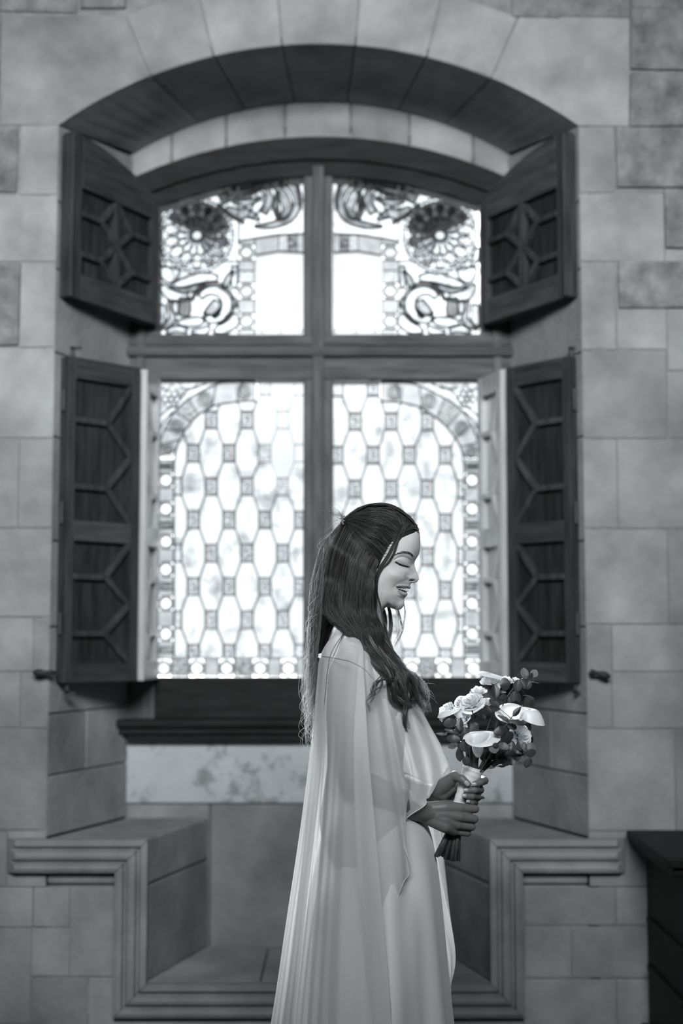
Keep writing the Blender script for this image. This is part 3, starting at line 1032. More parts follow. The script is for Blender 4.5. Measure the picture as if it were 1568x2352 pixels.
# ------------------------------------------------------------------ dark cabinet at the right edge
cab = empty('wooden_cabinet', (1.3, 4.15, 0))
tag(cab, 'black wooden cabinet with moulded top against the wall at the right edge', 'cabinet')
cx0, cx1, cy0, cy1 = .868, 1.95, 3.86, 4.41
box('top', cx0, cx1, cy0, cy1, .745, .772, M['darkwood'], cab, .006)
box('top_moulding', cx0 + .02, cx1 - .02, cy0 + .02, cy1, .715, .745, M['darkwood'], cab, .012)
box('body', cx0 + .06, cx1 - .06, cy0 + .06, cy1, .2, .716, M['darkwood'], cab, .003)
for k in range(2):
    xa = cx0 + .1 + k * .47
    d = box('door', xa, xa + .43, cy0 + .042, cy0 + .062, .23, .69, M['darkwood'], cab, .004)
    for a, b, c_, e in ((xa + .02, xa + .41, .61, .67), (xa + .02, xa + .41, .25, .31)):
        box('door_rail', a, b, cy0 + .034, cy0 + .043, c_, e, M['darkwood'], d, .002)
    for a in (xa + .02, xa + .36):
        box('door_stile', a, a + .05, cy0 + .034, cy0 + .043, .31, .61, M['darkwood'], d, .002)
    box('handle', xa + (.385 if k == 0 else .03), xa + (.4 if k == 0 else .045), cy0 + .015, cy0 + .035, .42, .5, M['iron'], d, .003)
for z0, z1, dx in ((.165, .2, .035), (.1, .165, .015), (0, .1, 0)):
    box('plinth', cx0 + dx, cx1 - dx, cy0 + dx, cy1, z0, z1, M['darkwood'], cab, .006)
for z in (.36, .5):
    box('side_batten', cx0 + .05, cx0 + .061, cy0 + .08, cy1 - .03, z, z + .02, M['darkwood'], cab, .003)
# ------------------------------------------------------------------ the bride
YB = 3.23                      # depth of her middle plane
PX = YB / FPX                  # metres per photo pixel there


def Q(u, v, d=0.0):
    return P(u, v, YB + d)


def skin_mat(name='skin'):
    m, nt, out = new_mat(name)
    L = nt.links.new
    b = nd(nt, 'ShaderNodeBsdfPrincipled', Roughness=0.45)
    b.inputs['Specular IOR Level'].default_value = 0.35
    at = nd(nt, 'ShaderNodeAttribute', _attribute_name='tone')
    n = nd(nt, 'ShaderNodeTexNoise', Scale=35.0, Detail=4.0)
    mr = nd(nt, 'ShaderNodeMapRange')
    mr.inputs['To Min'].default_value = .94
    mr.inputs['To Max'].default_value = 1.06
    L(n.outputs['Fac'], mr.inputs['Value'])
    mx = nd(nt, 'ShaderNodeMixRGB', _blend_type='MULTIPLY', Fac=1.0)
    L(at.outputs['Color'], mx.inputs['Color1'])
    L(mr.outputs['Result'], mx.inputs['Color2'])
    L(mx.outputs['Color'], b.inputs['Base Color'])
    b.inputs['Subsurface Weight'].default_value = 0.12
    b.inputs['Subsurface Radius'].default_value = (.01, .008, .006)
    b.inputs['Subsurface Scale'].default_value = 0.4
    n2 = nd(nt, 'ShaderNodeTexNoise', Scale=700.0, Detail=2.0)
    bp = nd(nt, 'ShaderNodeBump', Strength=0.06, Distance=0.001)
    L(n2.outputs['Fac'], bp.inputs['Height'])
    L(bp.outputs['Normal'], b.inputs['Normal'])
    L(b.outputs['BSDF'], out.inputs['Surface'])
    return m


def plain_mat(name, g, rough=0.5, spec=0.5, coat=0.0, metal=0.0, sheen=0.0):
    m, nt, out = new_mat(name)
    b = nd(nt, 'ShaderNodeBsdfPrincipled', Roughness=rough, Metallic=metal)
    b.inputs['Base Color'].default_value = grey(g)
    b.inputs['Specular IOR Level'].default_value = spec
    b.inputs['Coat Weight'].default_value = coat
    if sheen:
        b.inputs['Sheen Weight'].default_value = sheen
    n = nd(nt, 'ShaderNodeTexNoise', Scale=40.0, Detail=3.0)
    bp = nd(nt, 'ShaderNodeBump', Strength=0.04, Distance=0.002)
    nt.links.new(n.outputs['Fac'], bp.inputs['Height'])
    nt.links.new(bp.outputs['Normal'], b.inputs['Normal'])
    nt.links.new(b.outputs['BSDF'], out.inputs['Surface'])
    return m


M['skin'] = skin_mat()
M['nail'] = plain_mat('nail_varnish', .3, .25, .5)
M['tooth'] = plain_mat('tooth', .45, .25, .5)
M['lash'] = plain_mat('eyelash', .01, .6, .2)
M['brow'] = plain_mat('eyebrow', .05, .6, .2)
M['silver'] = plain_mat('silver', .7, .15, .5, metal=1.0)

# ---- head: half width over the side view, fitted through measured points
contour = [(963, 1223), (964.7, 1236), (964.4, 1257), (962.4, 1271), (958.8, 1278.5), (954.2, 1285.5), (951.6, 1293.5), (952.4, 1301.5), (955.3, 1310.7), (959, 1320),
           (961.8, 1327.4), (961, 1332), (957, 1336.6), (950, 1338.4), (944.2, 1339.8), (942.2, 1343.6), (942.4, 1347.3), (942.8, 1350.4), (940.5, 1352.6), (935.5, 1353.5), (931.8, 1357.8),
           (935.2, 1362.2), (935.6, 1365.6), (933.4, 1369), (929, 1373.2), (927.6, 1378), (928.3, 1384), (927, 1390.5), (923.2, 1396.4), (916.2, 1400.4), (908, 1400), (899, 1397), (887.5, 1394.5),
           (882, 1400), (876, 1412), (871.5, 1430), (870, 1450), (872, 1475), (800, 1478), (798, 1440), (800, 1405), (790, 1365), (776, 1320), (774, 1270), (786, 1225), (812, 1188), (850, 1168), (895, 1172), (930, 1188), (953, 1207)]
wpts = [(850, 1230, 66), (820, 1260, 70), (810, 1300, 70), (850, 1290, 70), (880, 1240, 62), (900, 1215, 48), (928, 1222, 40), (850, 1190, 40), (800, 1230, 52),
        (955, 1245, 27), (945, 1245, 38), (925, 1250, 50), (900, 1265, 59), (955, 1260, 25), (953, 1275, 19), (945, 1277, 33), (930, 1278, 45), (912, 1282, 53),
        (949, 1297, 8.5), (945.5, 1298, 13), (940, 1299, 23), (926, 1298, 37), (910, 1295, 47.5), (890, 1295, 59), (868, 1295, 66),
        (947, 1308, 13), (940, 1308, 23), (930, 1313, 34), (915, 1318, 47), (900, 1320, 55), (885, 1320, 60), (865, 1320, 64), (840, 1330, 66),
        (955, 1312, 4), (952, 1315, 8), (958, 1328, 6), (953, 1328, 10.5), (947, 1329, 15), (940, 1330, 17.5), (935, 1330, 19.5), (929, 1330, 30), (920, 1331, 41), (905, 1332, 50),
        (940, 1345, 8), (935, 1344.5, 16), (928, 1343, 25), (918, 1342, 35), (908, 1341, 42.5), (895, 1340, 51), (875, 1340, 60), (845, 1345, 60),
        (938, 1351, 8), (930, 1351, 18), (920, 1352, 27), (909, 1351, 35), (900, 1352, 43), (885, 1352, 53), (865, 1350, 58),
        (931, 1366, 9), (925, 1367, 18), (915, 1367, 28), (903, 1367, 38), (890, 1366, 47), (870, 1364, 54),
        (925, 1377, 8), (918, 1377, 18), (908, 1377, 28), (895, 1377, 38), (880, 1376, 47), (860, 1374, 51),
        (924, 1388, 8), (916, 1390, 14), (906, 1389, 21), (895, 1387, 30), (880, 1386, 40), (862, 1384, 45),
        (908, 1397, 8), (897, 1394, 17), (884, 1396, 22), (868, 1398, 36), (845, 1400, 45), (820, 1400, 44), (868, 1412, 27), (855, 1415, 39), (835, 1415, 45), (815, 1415, 38),
        (860, 1445, 34), (835, 1445, 46), (812, 1445, 37), (835, 1370, 56), (810, 1350, 52), (800, 1270, 60), (785, 1290, 40), (790, 1330, 40)]


def tps(pts, vals, lam=1e-4):
    p = np.array(pts, float) / 100
    n = len(p)
    d2 = ((p[:, None] - p[None]) ** 2).sum(-1)
    K = np.where(d2 > 0, d2 * np.log(d2 + 1e-12), 0) + lam * np.eye(n)
    A = np.zeros((n + 3, n + 3))
    A[:n, :n] = K
    A[:n, n] = 1
    A[:n, n + 1:] = p
    A[n, :n] = 1
    A[n + 1:, :n] = p.T
    s = np.linalg.solve(A, np.concatenate([vals, [0, 0, 0]]))

    def f(q):
        q = np.array(q, float) / 100
        out = np.zeros(len(q))
        for i in range(0, len(q), 4000):
            c = q[i:i + 4000]
            e2 = ((c[:, None] - p[None]) ** 2).sum(-1)
            out[i:i + 4000] = np.where(e2 > 0, e2 * np.log(e2 + 1e-12), 0) @ s[:n] + s[n] + c @ s[n + 1:]
        return out
    return f


def head_mesh():
    cs = np.array(smooth_line(contour + [contour[0]], 3))[:-1]
    C = np.array((876.0, 1312.0))
    ang = np.unwrap(np.arctan2(cs[:, 1] - C[1], cs[:, 0] - C[0]))
    rad = np.hypot(cs[:, 0] - C[0], cs[:, 1] - C[1])
    if ang[-1] < ang[0]:
        ang, rad = ang[::-1], rad[::-1]
    ang = np.maximum.accumulate(ang + np.arange(len(ang)) * 1e-7)
    # finer angular steps on the face
    NA, NR = 560, 84
    th = []
    wts = np.ones(2000)
    tt = np.linspace(-math.pi, math.pi, 2000)
    wts[(tt > -1.2) & (tt < 1.45)] = 4.0
    cw = np.cumsum(wts)
    th = np.interp(np.linspace(cw[0], cw[-1], NA + 1)[:-1], cw, tt)
    a0 = ang[0]
    thw = a0 + (th - a0) % (2 * math.pi)
    R = np.interp(thw, np.concatenate([ang, [ang[0] + 2 * math.pi]]), np.concatenate([rad, [rad[0]]]))
    k = np.linspace(0, 1, NR)
    s = np.sin(k * math.pi / 2) ** 0.9
    s[0] = 0.0
    U = C[0] + np.outer(s, R * np.cos(th))
    V = C[1] + np.outer(s, R * np.sin(th))
    bpts = [tuple(x) for x in cs[::2]]
    f = tps(bpts + [(u, v) for u, v, w in wpts], np.array([0.0] * len(bpts) + [w * w / 1000 for u, v, w in wpts]))
    W2 = f(np.c_[U.ravel(), V.ravel()]).reshape(U.shape) * 1000
    W2 = np.maximum(W2, 0)
    # exact zero at the outline, round towards it
    edge = (1 - s[:, None] ** 2)
    Wd = np.sqrt(W2)
    rim = np.sqrt(np.maximum(R[None] * (1 - s[:, None]), 0) * 170)
    W = np.minimum(Wd, rim * 1.0 + 0 * edge)
    W[-1] = 0

    def g(cu, cv, ru, rv, rot=0.0):
        du, dv = U - cu, V - cv
        c, s_ = math.cos(rot), math.sin(rot)
        return np.exp(-(((du * c + dv * s_) / ru) ** 2 + ((-du * s_ + dv * c) / rv) ** 2))

    def line(pts, wd, taper=False):
        p = np.array(smooth_line(pts, 5))
        d = np.full(U.shape, 1e9)
        for i in range(len(p) - 1):
            a, b = p[i], p[i + 1]
            ab = b - a
            t = np.clip(((U - a[0]) * ab[0] + (V - a[1]) * ab[1]) / (ab @ ab), 0, 1)
            ww = 1.0
            if taper:
                x = i / (len(p) - 1)
                ww = max(.25, math.sin(math.pi * min(.98, .08 + x * .84)))
            dd = np.hypot(U - a[0] - ab[0] * t, V - a[1] - ab[1] * t) / ww
            d = np.minimum(d, dd)
        return np.exp(-(d / wd) ** 2)
    inside = np.clip(W / 6, 0, 1)
    B = np.zeros_like(W)
    B += 4.2 * g(923, 1292.5, 15, 6.5, .28)                                   # lid over the eye
    B -= 1.6 * line([(905, 1288), (915, 1282.5), (928, 1282), (940, 1288)], 2.0)  # lid fold
    B -= 1.5 * line([(906, 1294.5), (917, 1299.5), (929, 1302), (939, 1303.5)], 1.8)
    B -= 1.6 * g(944, 1295, 5, 7)
    B += 1.4 * line([(908, 1277), (928, 1273), (946, 1277)], 4)
    B += 3.0 * g(906, 1323, 15, 10, .3)                                       # cheek of the smile
    B -= .7 * line([(928.5, 1334), (917, 1340), (906, 1345), (901, 1352)], 3.2)
    B += 2.4 * g(939.5, 1328.5, 7.5, 5.5)                                     # wing of the nose
    B -= 1.0 * line([(932, 1322), (930, 1328), (931, 1334)], 2.6)
    B -= 6.5 * g(945.5, 1334, 5.6, 1.9, -.05)                                   # nostril
    B += 1.8 * line([(912, 1347), (924, 1346.2), (935, 1347)], 2.2)
    B += 2.8 * line([(913, 1357.5), (921, 1364.5), (929, 1367.5)], 3.0)
    B -= 1.6 * line([(914, 1372), (922, 1375.5)], 2.6)
    B -= .8 * g(904.5, 1350, 3, 3.5)
    B += 2.0 * g(921, 1388, 8, 7)
    mouth = [(907.5, 1349), (918, 1349.6), (930, 1350.9), (941, 1352.6), (935.5, 1362.5), (924, 1359.6), (914, 1355.6)]
    mp = np.array(mouth + [mouth[0]])
    ins = np.zeros(U.shape, bool)
    j = len(mouth) - 1
    for i in range(len(mouth)):
        (xi, yi), (xj, yj) = mouth[i], mouth[j]
        ins ^= ((yi > V) != (yj > V)) & (U < (xj - xi) * (V - yi) / (yj - yi + 1e-9) + xi)
        j = i
    dm = np.full(U.shape, 1e9)
    for i in range(len(mouth)):
        a, b = mp[i], mp[i + 1]
        ab = b - a
        t = np.clip(((U - a[0]) * ab[0] + (V - a[1]) * ab[1]) / (ab @ ab), 0, 1)
        dm = np.minimum(dm, np.hypot(U - a[0] - ab[0] * t, V - a[1] - ab[1] * t))
    depth = np.where(ins, np.clip(dm / 1.2, 0, 1), 0)
    B -= 8.5 * depth
    W = np.maximum(W + B * inside, 0)
    W[-1] = 0
    # tones
    tone = np.full(U.shape, 1.0)
    lips = np.maximum(line([(909, 1348.2), (920, 1347.6), (932, 1348), (941, 1350)], 2.0), line([(911, 1354.5), (917, 1361), (925, 1366), (933, 1366.5)], 3.2))
    tone *= 1 - .42 * lips
    tone *= 1 - .6 * line([(904, 1278.5), (914, 1274.5), (927, 1272), (939, 1273.8), (948, 1279.4)], 3.0, True)
    tone *= 1 - .22 * line([(907, 1287), (917, 1281.5), (930, 1281.5), (941, 1288)], 2.2)
    tone *= 1 - .85 * g(945.5, 1333.8, 4.6, 1.4, -.05)
    tone *= 1 - .8 * depth
    # scalp hair grows out of the skin along the hairline
    hl = np.array([(975, 1230), (964.5, 1227), (957, 1219.5), (944, 1219.5), (933, 1225), (926.5, 1234), (921.5, 1226), (921, 1209), (908, 1226), (889, 1248), (872, 1272), (861, 1294), (850, 1420), (690, 1420), (690, 1100), (1000, 1100)])
    ins = np.zeros(U.shape, bool)
    sd = np.full(U.shape, 1e9)
    for i in range(len(hl)):
        a, b = hl[i - 1], hl[i]
        ins ^= ((a[1] > V) != (b[1] > V)) & (U < (b[0] - a[0]) * (V - a[1]) / (b[1] - a[1] + 1e-9) + a[0])
        ab = b - a
        t = np.clip(((U - a[0]) * ab[0] + (V - a[1]) * ab[1]) / (ab @ ab), 0, 1)
        sd = np.minimum(sd, np.hypot(U - a[0] - ab[0] * t, V - a[1] - ab[1] * t))
    sd = np.where(ins, -sd, sd)
    f_ = np.clip((sd + 3) / 7, 0, 1)
    tone *= .05 + .95 * f_ * f_ * (3 - 2 * f_)
    verts, tones = [], []
    base = [Q(u, v) for u, v in zip(U.ravel(), V.ravel())]
    Wf = W.ravel()
    for i, b in enumerate(base):
        verts.append((b.x, b.y - Wf[i] * PX, b.z))
    n = len(verts)
    for i, b in enumerate(base):
        verts.append((b.x, b.y + Wf[i] * PX, b.z))
    faces = []
    for r in range(NR - 1):
        for c in range(NA):
            c2 = (c + 1) % NA
            a, b_, c_, d_ = r * NA + c, r * NA + c2, (r + 1) * NA + c2, (r + 1) * NA + c
            faces.append((a, b_, c_, d_))
            faces.append((n + d_, n + c_, n + b_, n + a))
    tones = list(tone.ravel()) * 2
    return verts, faces, tones, (U, V, W)


# ---- limbs: tapered capsules fused into one skin
def bm_capsule(bm, a, b, ra, rb, seg=28):
    a, b = Vector(a), Vector(b)
    t = b - a
    L = t.length
    if L < 1e-6:
        bmesh.ops.create_icosphere(bm, subdivisions=3, radius=ra, matrix=Matrix.Translation(a))
        return
    t.normalize()
    q = Vector((0, 0, 1)).rotation_difference(t).to_matrix()
    rings = []
    prof_ = [(-math.cos(x) * ra, math.sin(x) * ra) for x in np.linspace(0.25, math.pi / 2, 5)] + [(L + math.sin(x) * rb, math.cos(x) * rb) for x in np.linspace(0, math.pi / 2 - .25, 5)]
    for z, r in prof_:
        rings.append([bm.verts.new(a + q @ Vector((r * math.cos(k * 2 * math.pi / seg), r * math.sin(k * 2 * math.pi / seg), z))) for k in range(seg)])
    for i in range(len(rings) - 1):
        for k in range(seg):
            bm.faces.new((rings[i][k], rings[i][(k + 1) % seg], rings[i + 1][(k + 1) % seg], rings[i + 1][k]))
    bm.faces.new(rings[0][::-1])
    bm.faces.new(rings[-1])


def fuse(bm, voxel, smooth_it=6, fac=0.5):
    """voxel-fuse the shells of a bmesh into one smooth skin; returns verts, faces"""
    me = bpy.data.meshes.new('tmp')
    bm.to_mesh(me)
    bm.free()
    o = bpy.data.objects.new('tmp', me)
    COL.objects.link(o)
    md = o.modifiers.new('r', 'REMESH')
    md.mode = 'VOXEL'
    md.voxel_size = voxel
    sm = o.modifiers.new('s', 'SMOOTH')
    sm.iterations = smooth_it
    sm.factor = fac
    dg = bpy.context.evaluated_depsgraph_get()
    ev = o.evaluated_get(dg)
    m2 = ev.to_mesh()
    vs_ = [v.co.copy() for v in m2.vertices]
    fs_ = [tuple(p.vertices) for p in m2.polygons]
    ev.to_mesh_clear()
    bpy.data.objects.remove(o)
    bpy.data.meshes.remove(me)
    return vs_, fs_


def chain(bm, pts):
    """pts: (u, v, d, radius)"""
    w = [(Q(u, v, d), r) for u, v, d, r in pts]
    for (a, ra), (b, rb) in zip(w[:-1], w[1:]):
        bm_capsule(bm, a, b, ra, rb)


# right hand (near), its back to us, closed on the stems
bm = bmesh.new()
chain(bm, [(814, 1508, -.100, .036), (803, 1640, -.152, .037), (806, 1790, -.178, .031), (880, 1824, -.145, .030), (945, 1856, -.098, .0262), (972, 1865, -.082, .0228), (1005, 1871, -.074, .0150)])
for k, (mu, mv, md_) in enumerate([(1057, 1856, -.070), (1056, 1876, -.074), (1050, 1894, -.069), (1043, 1908, -.060)]):
    chain(bm, [(972, 1859 + k * 4.5, -.078, .0165), (1022, 1855 + k * 14, -.076, .0155), (mu, mv, md_, .0112)])
bm_capsule(bm, Q(1000, 1872, -.072), Q(1035, 1880, -.066), .022, .018)
RF = [
    [(1057, 1856, -.070, .0105), (1091, 1858, -.056, .0090), (1091, 1860, -.024, .0078), (1068, 1862, -.004, .0068)],
    [(1056, 1876, -.074, .0107), (1089, 1881, -.059, .0092), (1089, 1882, -.024, .0080), (1064, 1883, -.003, .007)],
    [(1050, 1894, -.069, .0100), (1083, 1899, -.054, .0087), (1083, 1900, -.020, .0076), (1058, 1900, -.002, .0066)],
    [(1043, 1908, -.060, .0092), (1073, 1913.5, -.047, .0080), (1073, 1914, -.018, .0068), (1052, 1913, -.003, .006)],
    [(998, 1856, -.06, .015), (1022, 1850, -.036, .0125), (1046, 1848, -.010, .0098), (1066, 1852, .0, .0082)]]
for fpts in RF:
    chain(bm, fpts)
arm_r = fuse(bm, .0013, 18)

# left hand (far), fingers closing round the handle towards us
bm = bmesh.new()
chain(bm, [(830, 1500, .125, .045), (842, 1650, .15, .04), (850, 1775, .165, .034), (930, 1808, .12, .032), (985, 1823, .035, .0235), (1004, 1825, .016, .0225)])
LF_ = [
    [(1098, 1787, .012, .0095), (1113, 1793, -.026, .0088), (1103, 1797.5, -.050, .0078), (1090, 1801, -.057, .0070)],
    [(1096, 1804, .014, .0097), (1103, 1814.5, -.028, .0088), (1090, 1815, -.054, .0078), (1071, 1815.5, -.058, .0068)],
    [(1092, 1821, .014, .0093), (1097, 1830, -.028, .0084), (1084, 1829.5, -.052, .0075), (1067, 1828.3, -.057, .0066)],
    [(1086, 1835, .012, .0085), (1091, 1844, -.024, .0074), (1084, 1843, -.046, .0065), (1075, 1841, -.051, .0058)]]
for k, f_ in enumerate(LF_):
    chain(bm, [(1008, 1812 + k * 7, .018, .0165), (1050, 1802 + k * 9, .03, .015), (f_[0][0], f_[0][1], f_[0][2], .0115)])
    chain(bm, f_)
chain(bm, [(1006, 1818, .006, .020), (1024, 1800, -.016, .0175), (1045, 1782, -.037, .0118), (1060, 1789, -.056, .0098), (1074, 1801, -.062, .0076)])
chain(bm, [(1018, 1822, .002, .018), (1038, 1808, -.012, .0135)])
arm_l = fuse(bm, .0013, 14)

# torso, neck base and legs, all under the clothes
bm = bmesh.new()
chain(bm, [(835, 1420, 0, .045), (833, 1470, 0, .05), (838, 1560, 0, .085), (842, 1640, 0, .092), (838, 1760, 0, .085), (840, 1880, 0, .105), (848, 1950, 0, .105)])
for s in (-1, 1):
    chain(bm, [(826, 1460, s * .03, .03), (818, 1490, s * .075, .038), (814, 1506, s * .10, .036)])
    chain(bm, [(845, 1560, s * .07, .075), (850, 1640, s * .07, .08), (838, 1760, s * .05, .075), (838, 1890, s * .075, .095), (850, 2000, s * .085, .085)])
    chain(bm, [(880, 1600, s * .075, .05), (885, 1625, s * .07, .05)])
    a, k_, f_ = Q(850, 2000, s * .085), Vector((Q(850, 2000, 0).x + .02, YB + s * .085, .5)), Vector((Q(850, 2000, 0).x, YB + s * .085, .07))
    bm_capsule(bm, a, k_, .085, .055)
    bm_capsule(bm, k_, f_, .055, .035)
    bm_capsule(bm, f_ + Vector((0, 0, -.035)), f_ + Vector((.16, 0, -.045)), .032, .024)
torso = fuse(bm, .007, 6)

hv, hf, ht, HEAD = head_mesh()
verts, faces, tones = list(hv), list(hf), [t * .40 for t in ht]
for vs_, fs_, tn in ((arm_r[0], arm_r[1], .11), (arm_l[0], arm_l[1], .11), (torso[0], torso[1], .34)):  # arms and hands: shade is put into their darker skin tone
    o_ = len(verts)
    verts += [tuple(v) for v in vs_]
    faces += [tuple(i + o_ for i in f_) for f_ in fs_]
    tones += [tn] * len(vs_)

bride = empty('person', (Q(840, 1900).x, YB, 0))
tag(bride, 'bride in profile in a white caped gown, smiling down at the bouquet she holds', 'person')
me = bpy.data.meshes.new('body')
me.from_pydata(verts, [], faces)
at_ = me.attributes.new('tone', 'FLOAT_COLOR', 'POINT')
flat = np.ones((len(verts), 4), np.float32)
t_ = np.array(tones, np.float32)
flat[:, 0], flat[:, 1], flat[:, 2] = t_ * 1.0, t_, t_ * 1.0
at_.data.foreach_set('color', flat.ravel())
me.polygons.foreach_set('use_smooth', [True] * len(me.polygons))
me.update()
body = link('body', me, M['skin'], bride)
bmx = bmesh.new()
bmx.from_mesh(me)
bmesh.ops.remove_doubles(bmx, verts=bmx.verts, dist=1e-6)
bmesh.ops.recalc_face_normals(bmx, faces=bmx.faces)
bmx.to_mesh(me)
bmx.free()

HU, HV, HW = HEAD
_hp = np.c_[HU.ravel(), HV.ravel()]
_hw = HW.ravel()


def head_w(u, v):
    """half width of the head (pixels) at a point of the side view"""
    d = (_hp[:, 0] - u) ** 2 + (_hp[:, 1] - v) ** 2
    i = np.argpartition(d, 4)[:4]
    w = 1 / (d[i] + .05)
    return float((w * _hw[i]).sum() / w.sum())


def on_face(u, v, lift=0.0, far=False):
    b = Q(u, v)
    w = (head_w(u, v) + lift) * PX
    return Vector((b.x, b.y + (w if far else -w), b.z))


# ---- strands: thin three-sided tubes
def strand_verts(pts, r0, r1, verts, faces, base_dir=Vector((0.3, -1, .2)), tones=None, tone=1.0, flat=False):
    n = len(pts)
    K = 2 if flat else 3
    if tones is not None:
        tones.extend([tone] * (K * n))
    o_ = len(verts)
    for i, p in enumerate(pts):
        a, b = pts[max(i - 1, 0)], pts[min(i + 1, n - 1)]
        t = (b - a)
        if t.length < 1e-9:
            t = Vector((0, 0, 1))
        t.normalize()
        s = t.cross(base_dir)
        if s.length < 1e-4:
            s = t.cross(Vector((1, 0, 0)))
        s.normalize()
        q = t.cross(s)
        x = i / (n - 1)
        r = r0 + (r1 - r0) * x
        for k in range(K):
            an = k * (math.pi if flat else 2.0944)
            verts.append(p + (s * math.cos(an) + q * math.sin(an)) * r)
    for i in range(n - 1):
        for k in range(1 if flat else 3):
            k2 = (k + 1) % 3
            faces.append((o_ + i * K + k, o_ + i * K + k2, o_ + (i + 1) * K + k2, o_ + (i + 1) * K + k))


# lashes
lv, lf = [], []
lash = smooth_line([(906.5, 1292.6), (912, 1295.5), (918, 1298.2), (925, 1300.2), (932, 1301.6), (938, 1303)], 6)
band = [on_face(u, v, .5) for u, v in lash]
strand_verts(band, .0009, .0010, lv, lf)
strand_verts([on_face(u, v + 1.2, .6) for u, v in lash[3:-2]], .0012, .0008, lv, lf)
strand_verts([on_face(u, v + 2.2, .5) for u, v in lash[7:-4]], .0014, .0007, lv, lf)
for k, (u, v) in enumerate(lash):
    x = k / (len(lash) - 1)
    p = on_face(u, v, .4)
    e = p + Vector(((-.0025 + .0075 * x), -.004, -.0015 - .002 * (1 - abs(2 * x - 1))))
    strand_verts([p, (p + e) / 2 + Vector((0, 0, -.0008)), e], .0004, .0001, lv, lf)
for k in range(7):
    x = k / 6
    p = on_face(946 + 3 * x, 1302, .3, True)
    e = Q(950 + x * 8, 1304.5 - x * 2.5, .03)
    strand_verts([p, (p + e) / 2 + Vector((0, 0, -.001)), e], .0004, .00012, lv, lf)
bv_, bf_ = [], []
br = random.Random(2)
brow = smooth_line([(906, 1277.8), (914, 1274), (927, 1271.6), (939, 1273.6), (948.5, 1279.5)], 30)
for k in range(170):
    i = int(br.random() ** .7 * (len(brow) - 8))
    x = i / len(brow)
    th_ = .35 + 2.3 * min(1, x * 1.5) ** .8
    u, v = brow[i]
    v += br.uniform(-1, 1) * th_
    L_ = br.uniform(4, 7)
    du, dv = -L_ * .9, -L_ * (.05 + .5 * x) + (1 - x) * 1.6
    strand_verts([on_face(u, v, .35), on_face(u + du * .5, v + dv * .55, .7), on_face(u + du, v + dv, .4)], .0002, .00008, bv_, bf_)
tag(pydata('eyebrows', bv_, bf_, M['brow'], bride), kind='stuff')
tag(pydata('eyelashes', lv, lf, M['lash'], bride), kind='stuff')

# teeth
for k, (u, v, w_, h_, lat) in enumerate([(935.0, 1354.9, 5.4, 8.6, 4), (931.0, 1354.1, 5.6, 8.4, 9), (926.4, 1353.0, 6.2, 7.8, 14), (920.8, 1351.8, 6.6, 7.0, 19), (915.2, 1350.9, 6.0, 5.8, 23.5), (911.2, 1350.2, 4.0, 4.0, 26.5)]):
    for far in (False, True):
        bm = bmesh.new()
        bmesh.ops.create_icosphere(bm, subdivisions=2, radius=1.0)
        c = Q(u, v)
        ww = lat
        c.y += (ww if far else -ww) * PX
        for vv in bm.verts:
            q = Vector([math.copysign(abs(x) ** .4, x) for x in vv.co])
            vv.co = c + Vector((q.x * w_ * .5 * PX, q.y * 3.5 * PX, q.z * h_ * .5 * PX - q.x * .3 * PX))
        frombm('tooth', bm, M['tooth'], bride, True)

# nails
for u, v, d, a, w_, h_ in ((1088.3, 1801.5, -.0638, -.12, 11, 8.5), (1069.5, 1815.2, -.0645, 0, 11, 8.5), (1065.5, 1828.2, -.0632, .03, 11, 8.5), (1074.5, 1841, -.0566, .05, 9, 7), (1072, 1799.5, -.0692, .85, 13, 10)):
    bm = bmesh.new()
    bmesh.ops.create_uvsphere(bm, u_segments=16, v_segments=10, radius=1.0)
    c = Q(u, v, d)
    for vv in bm.verts:
        x, y, z = vv.co
        x = math.copysign(abs(x) ** .7, x)
        z = math.copysign(abs(z) ** .7, z)
        X, Z = x * w_ * .5 * PX, z * h_ * .5 * PX
        yy = y * .0011 + (z * z) * .0012
        vv.co = c + Vector((X * math.cos(a) + Z * math.sin(a), yy, -X * math.sin(a) + Z * math.cos(a)))
    frombm('fingernail', bm, M['nail'], bride, True)

# ring with a small stone
bm = bmesh.new()
c = Q(1098, 1829.5, -.028)
for k in range(24):
    a = 2 * math.pi * k / 24
    for j in range(6):
        b = 2 * math.pi * j / 6
        r = .0096 + .0008 * math.cos(b)
        bm.verts.new(c + Vector((.0008 * math.sin(b) + .3 * r * math.sin(a) * 0 + r * math.cos(a) * .75, r * math.cos(a) * .3 - .0, r * math.sin(a))))
bm.verts.ensure_lookup_table()
for k in range(24):
    for j in range(6):
        bm.faces.new([bm.verts[(k % 24) * 6 + j], bm.verts[((k + 1) % 24) * 6 + j], bm.verts[((k + 1) % 24) * 6 + (j + 1) % 6], bm.verts[(k % 24) * 6 + (j + 1) % 6]])
ring_o = frombm('ring', bm, M['silver'], bride, True)
bm = bmesh.new()
bmesh.ops.create_icosphere(bm, subdivisions=1, radius=.0038, matrix=Matrix.Translation(Q(1108.5, 1833, -.03)))
for k in range(5):
    bmesh.ops.create_icosphere(bm, subdivisions=1, radius=.0013, matrix=Matrix.Translation(Q(1108.5 + 4 * math.cos(k * 1.256), 1833 + 4 * math.sin(k * 1.256), -.031)))
frombm('gemstone', bm, M['silver'], ring_o)
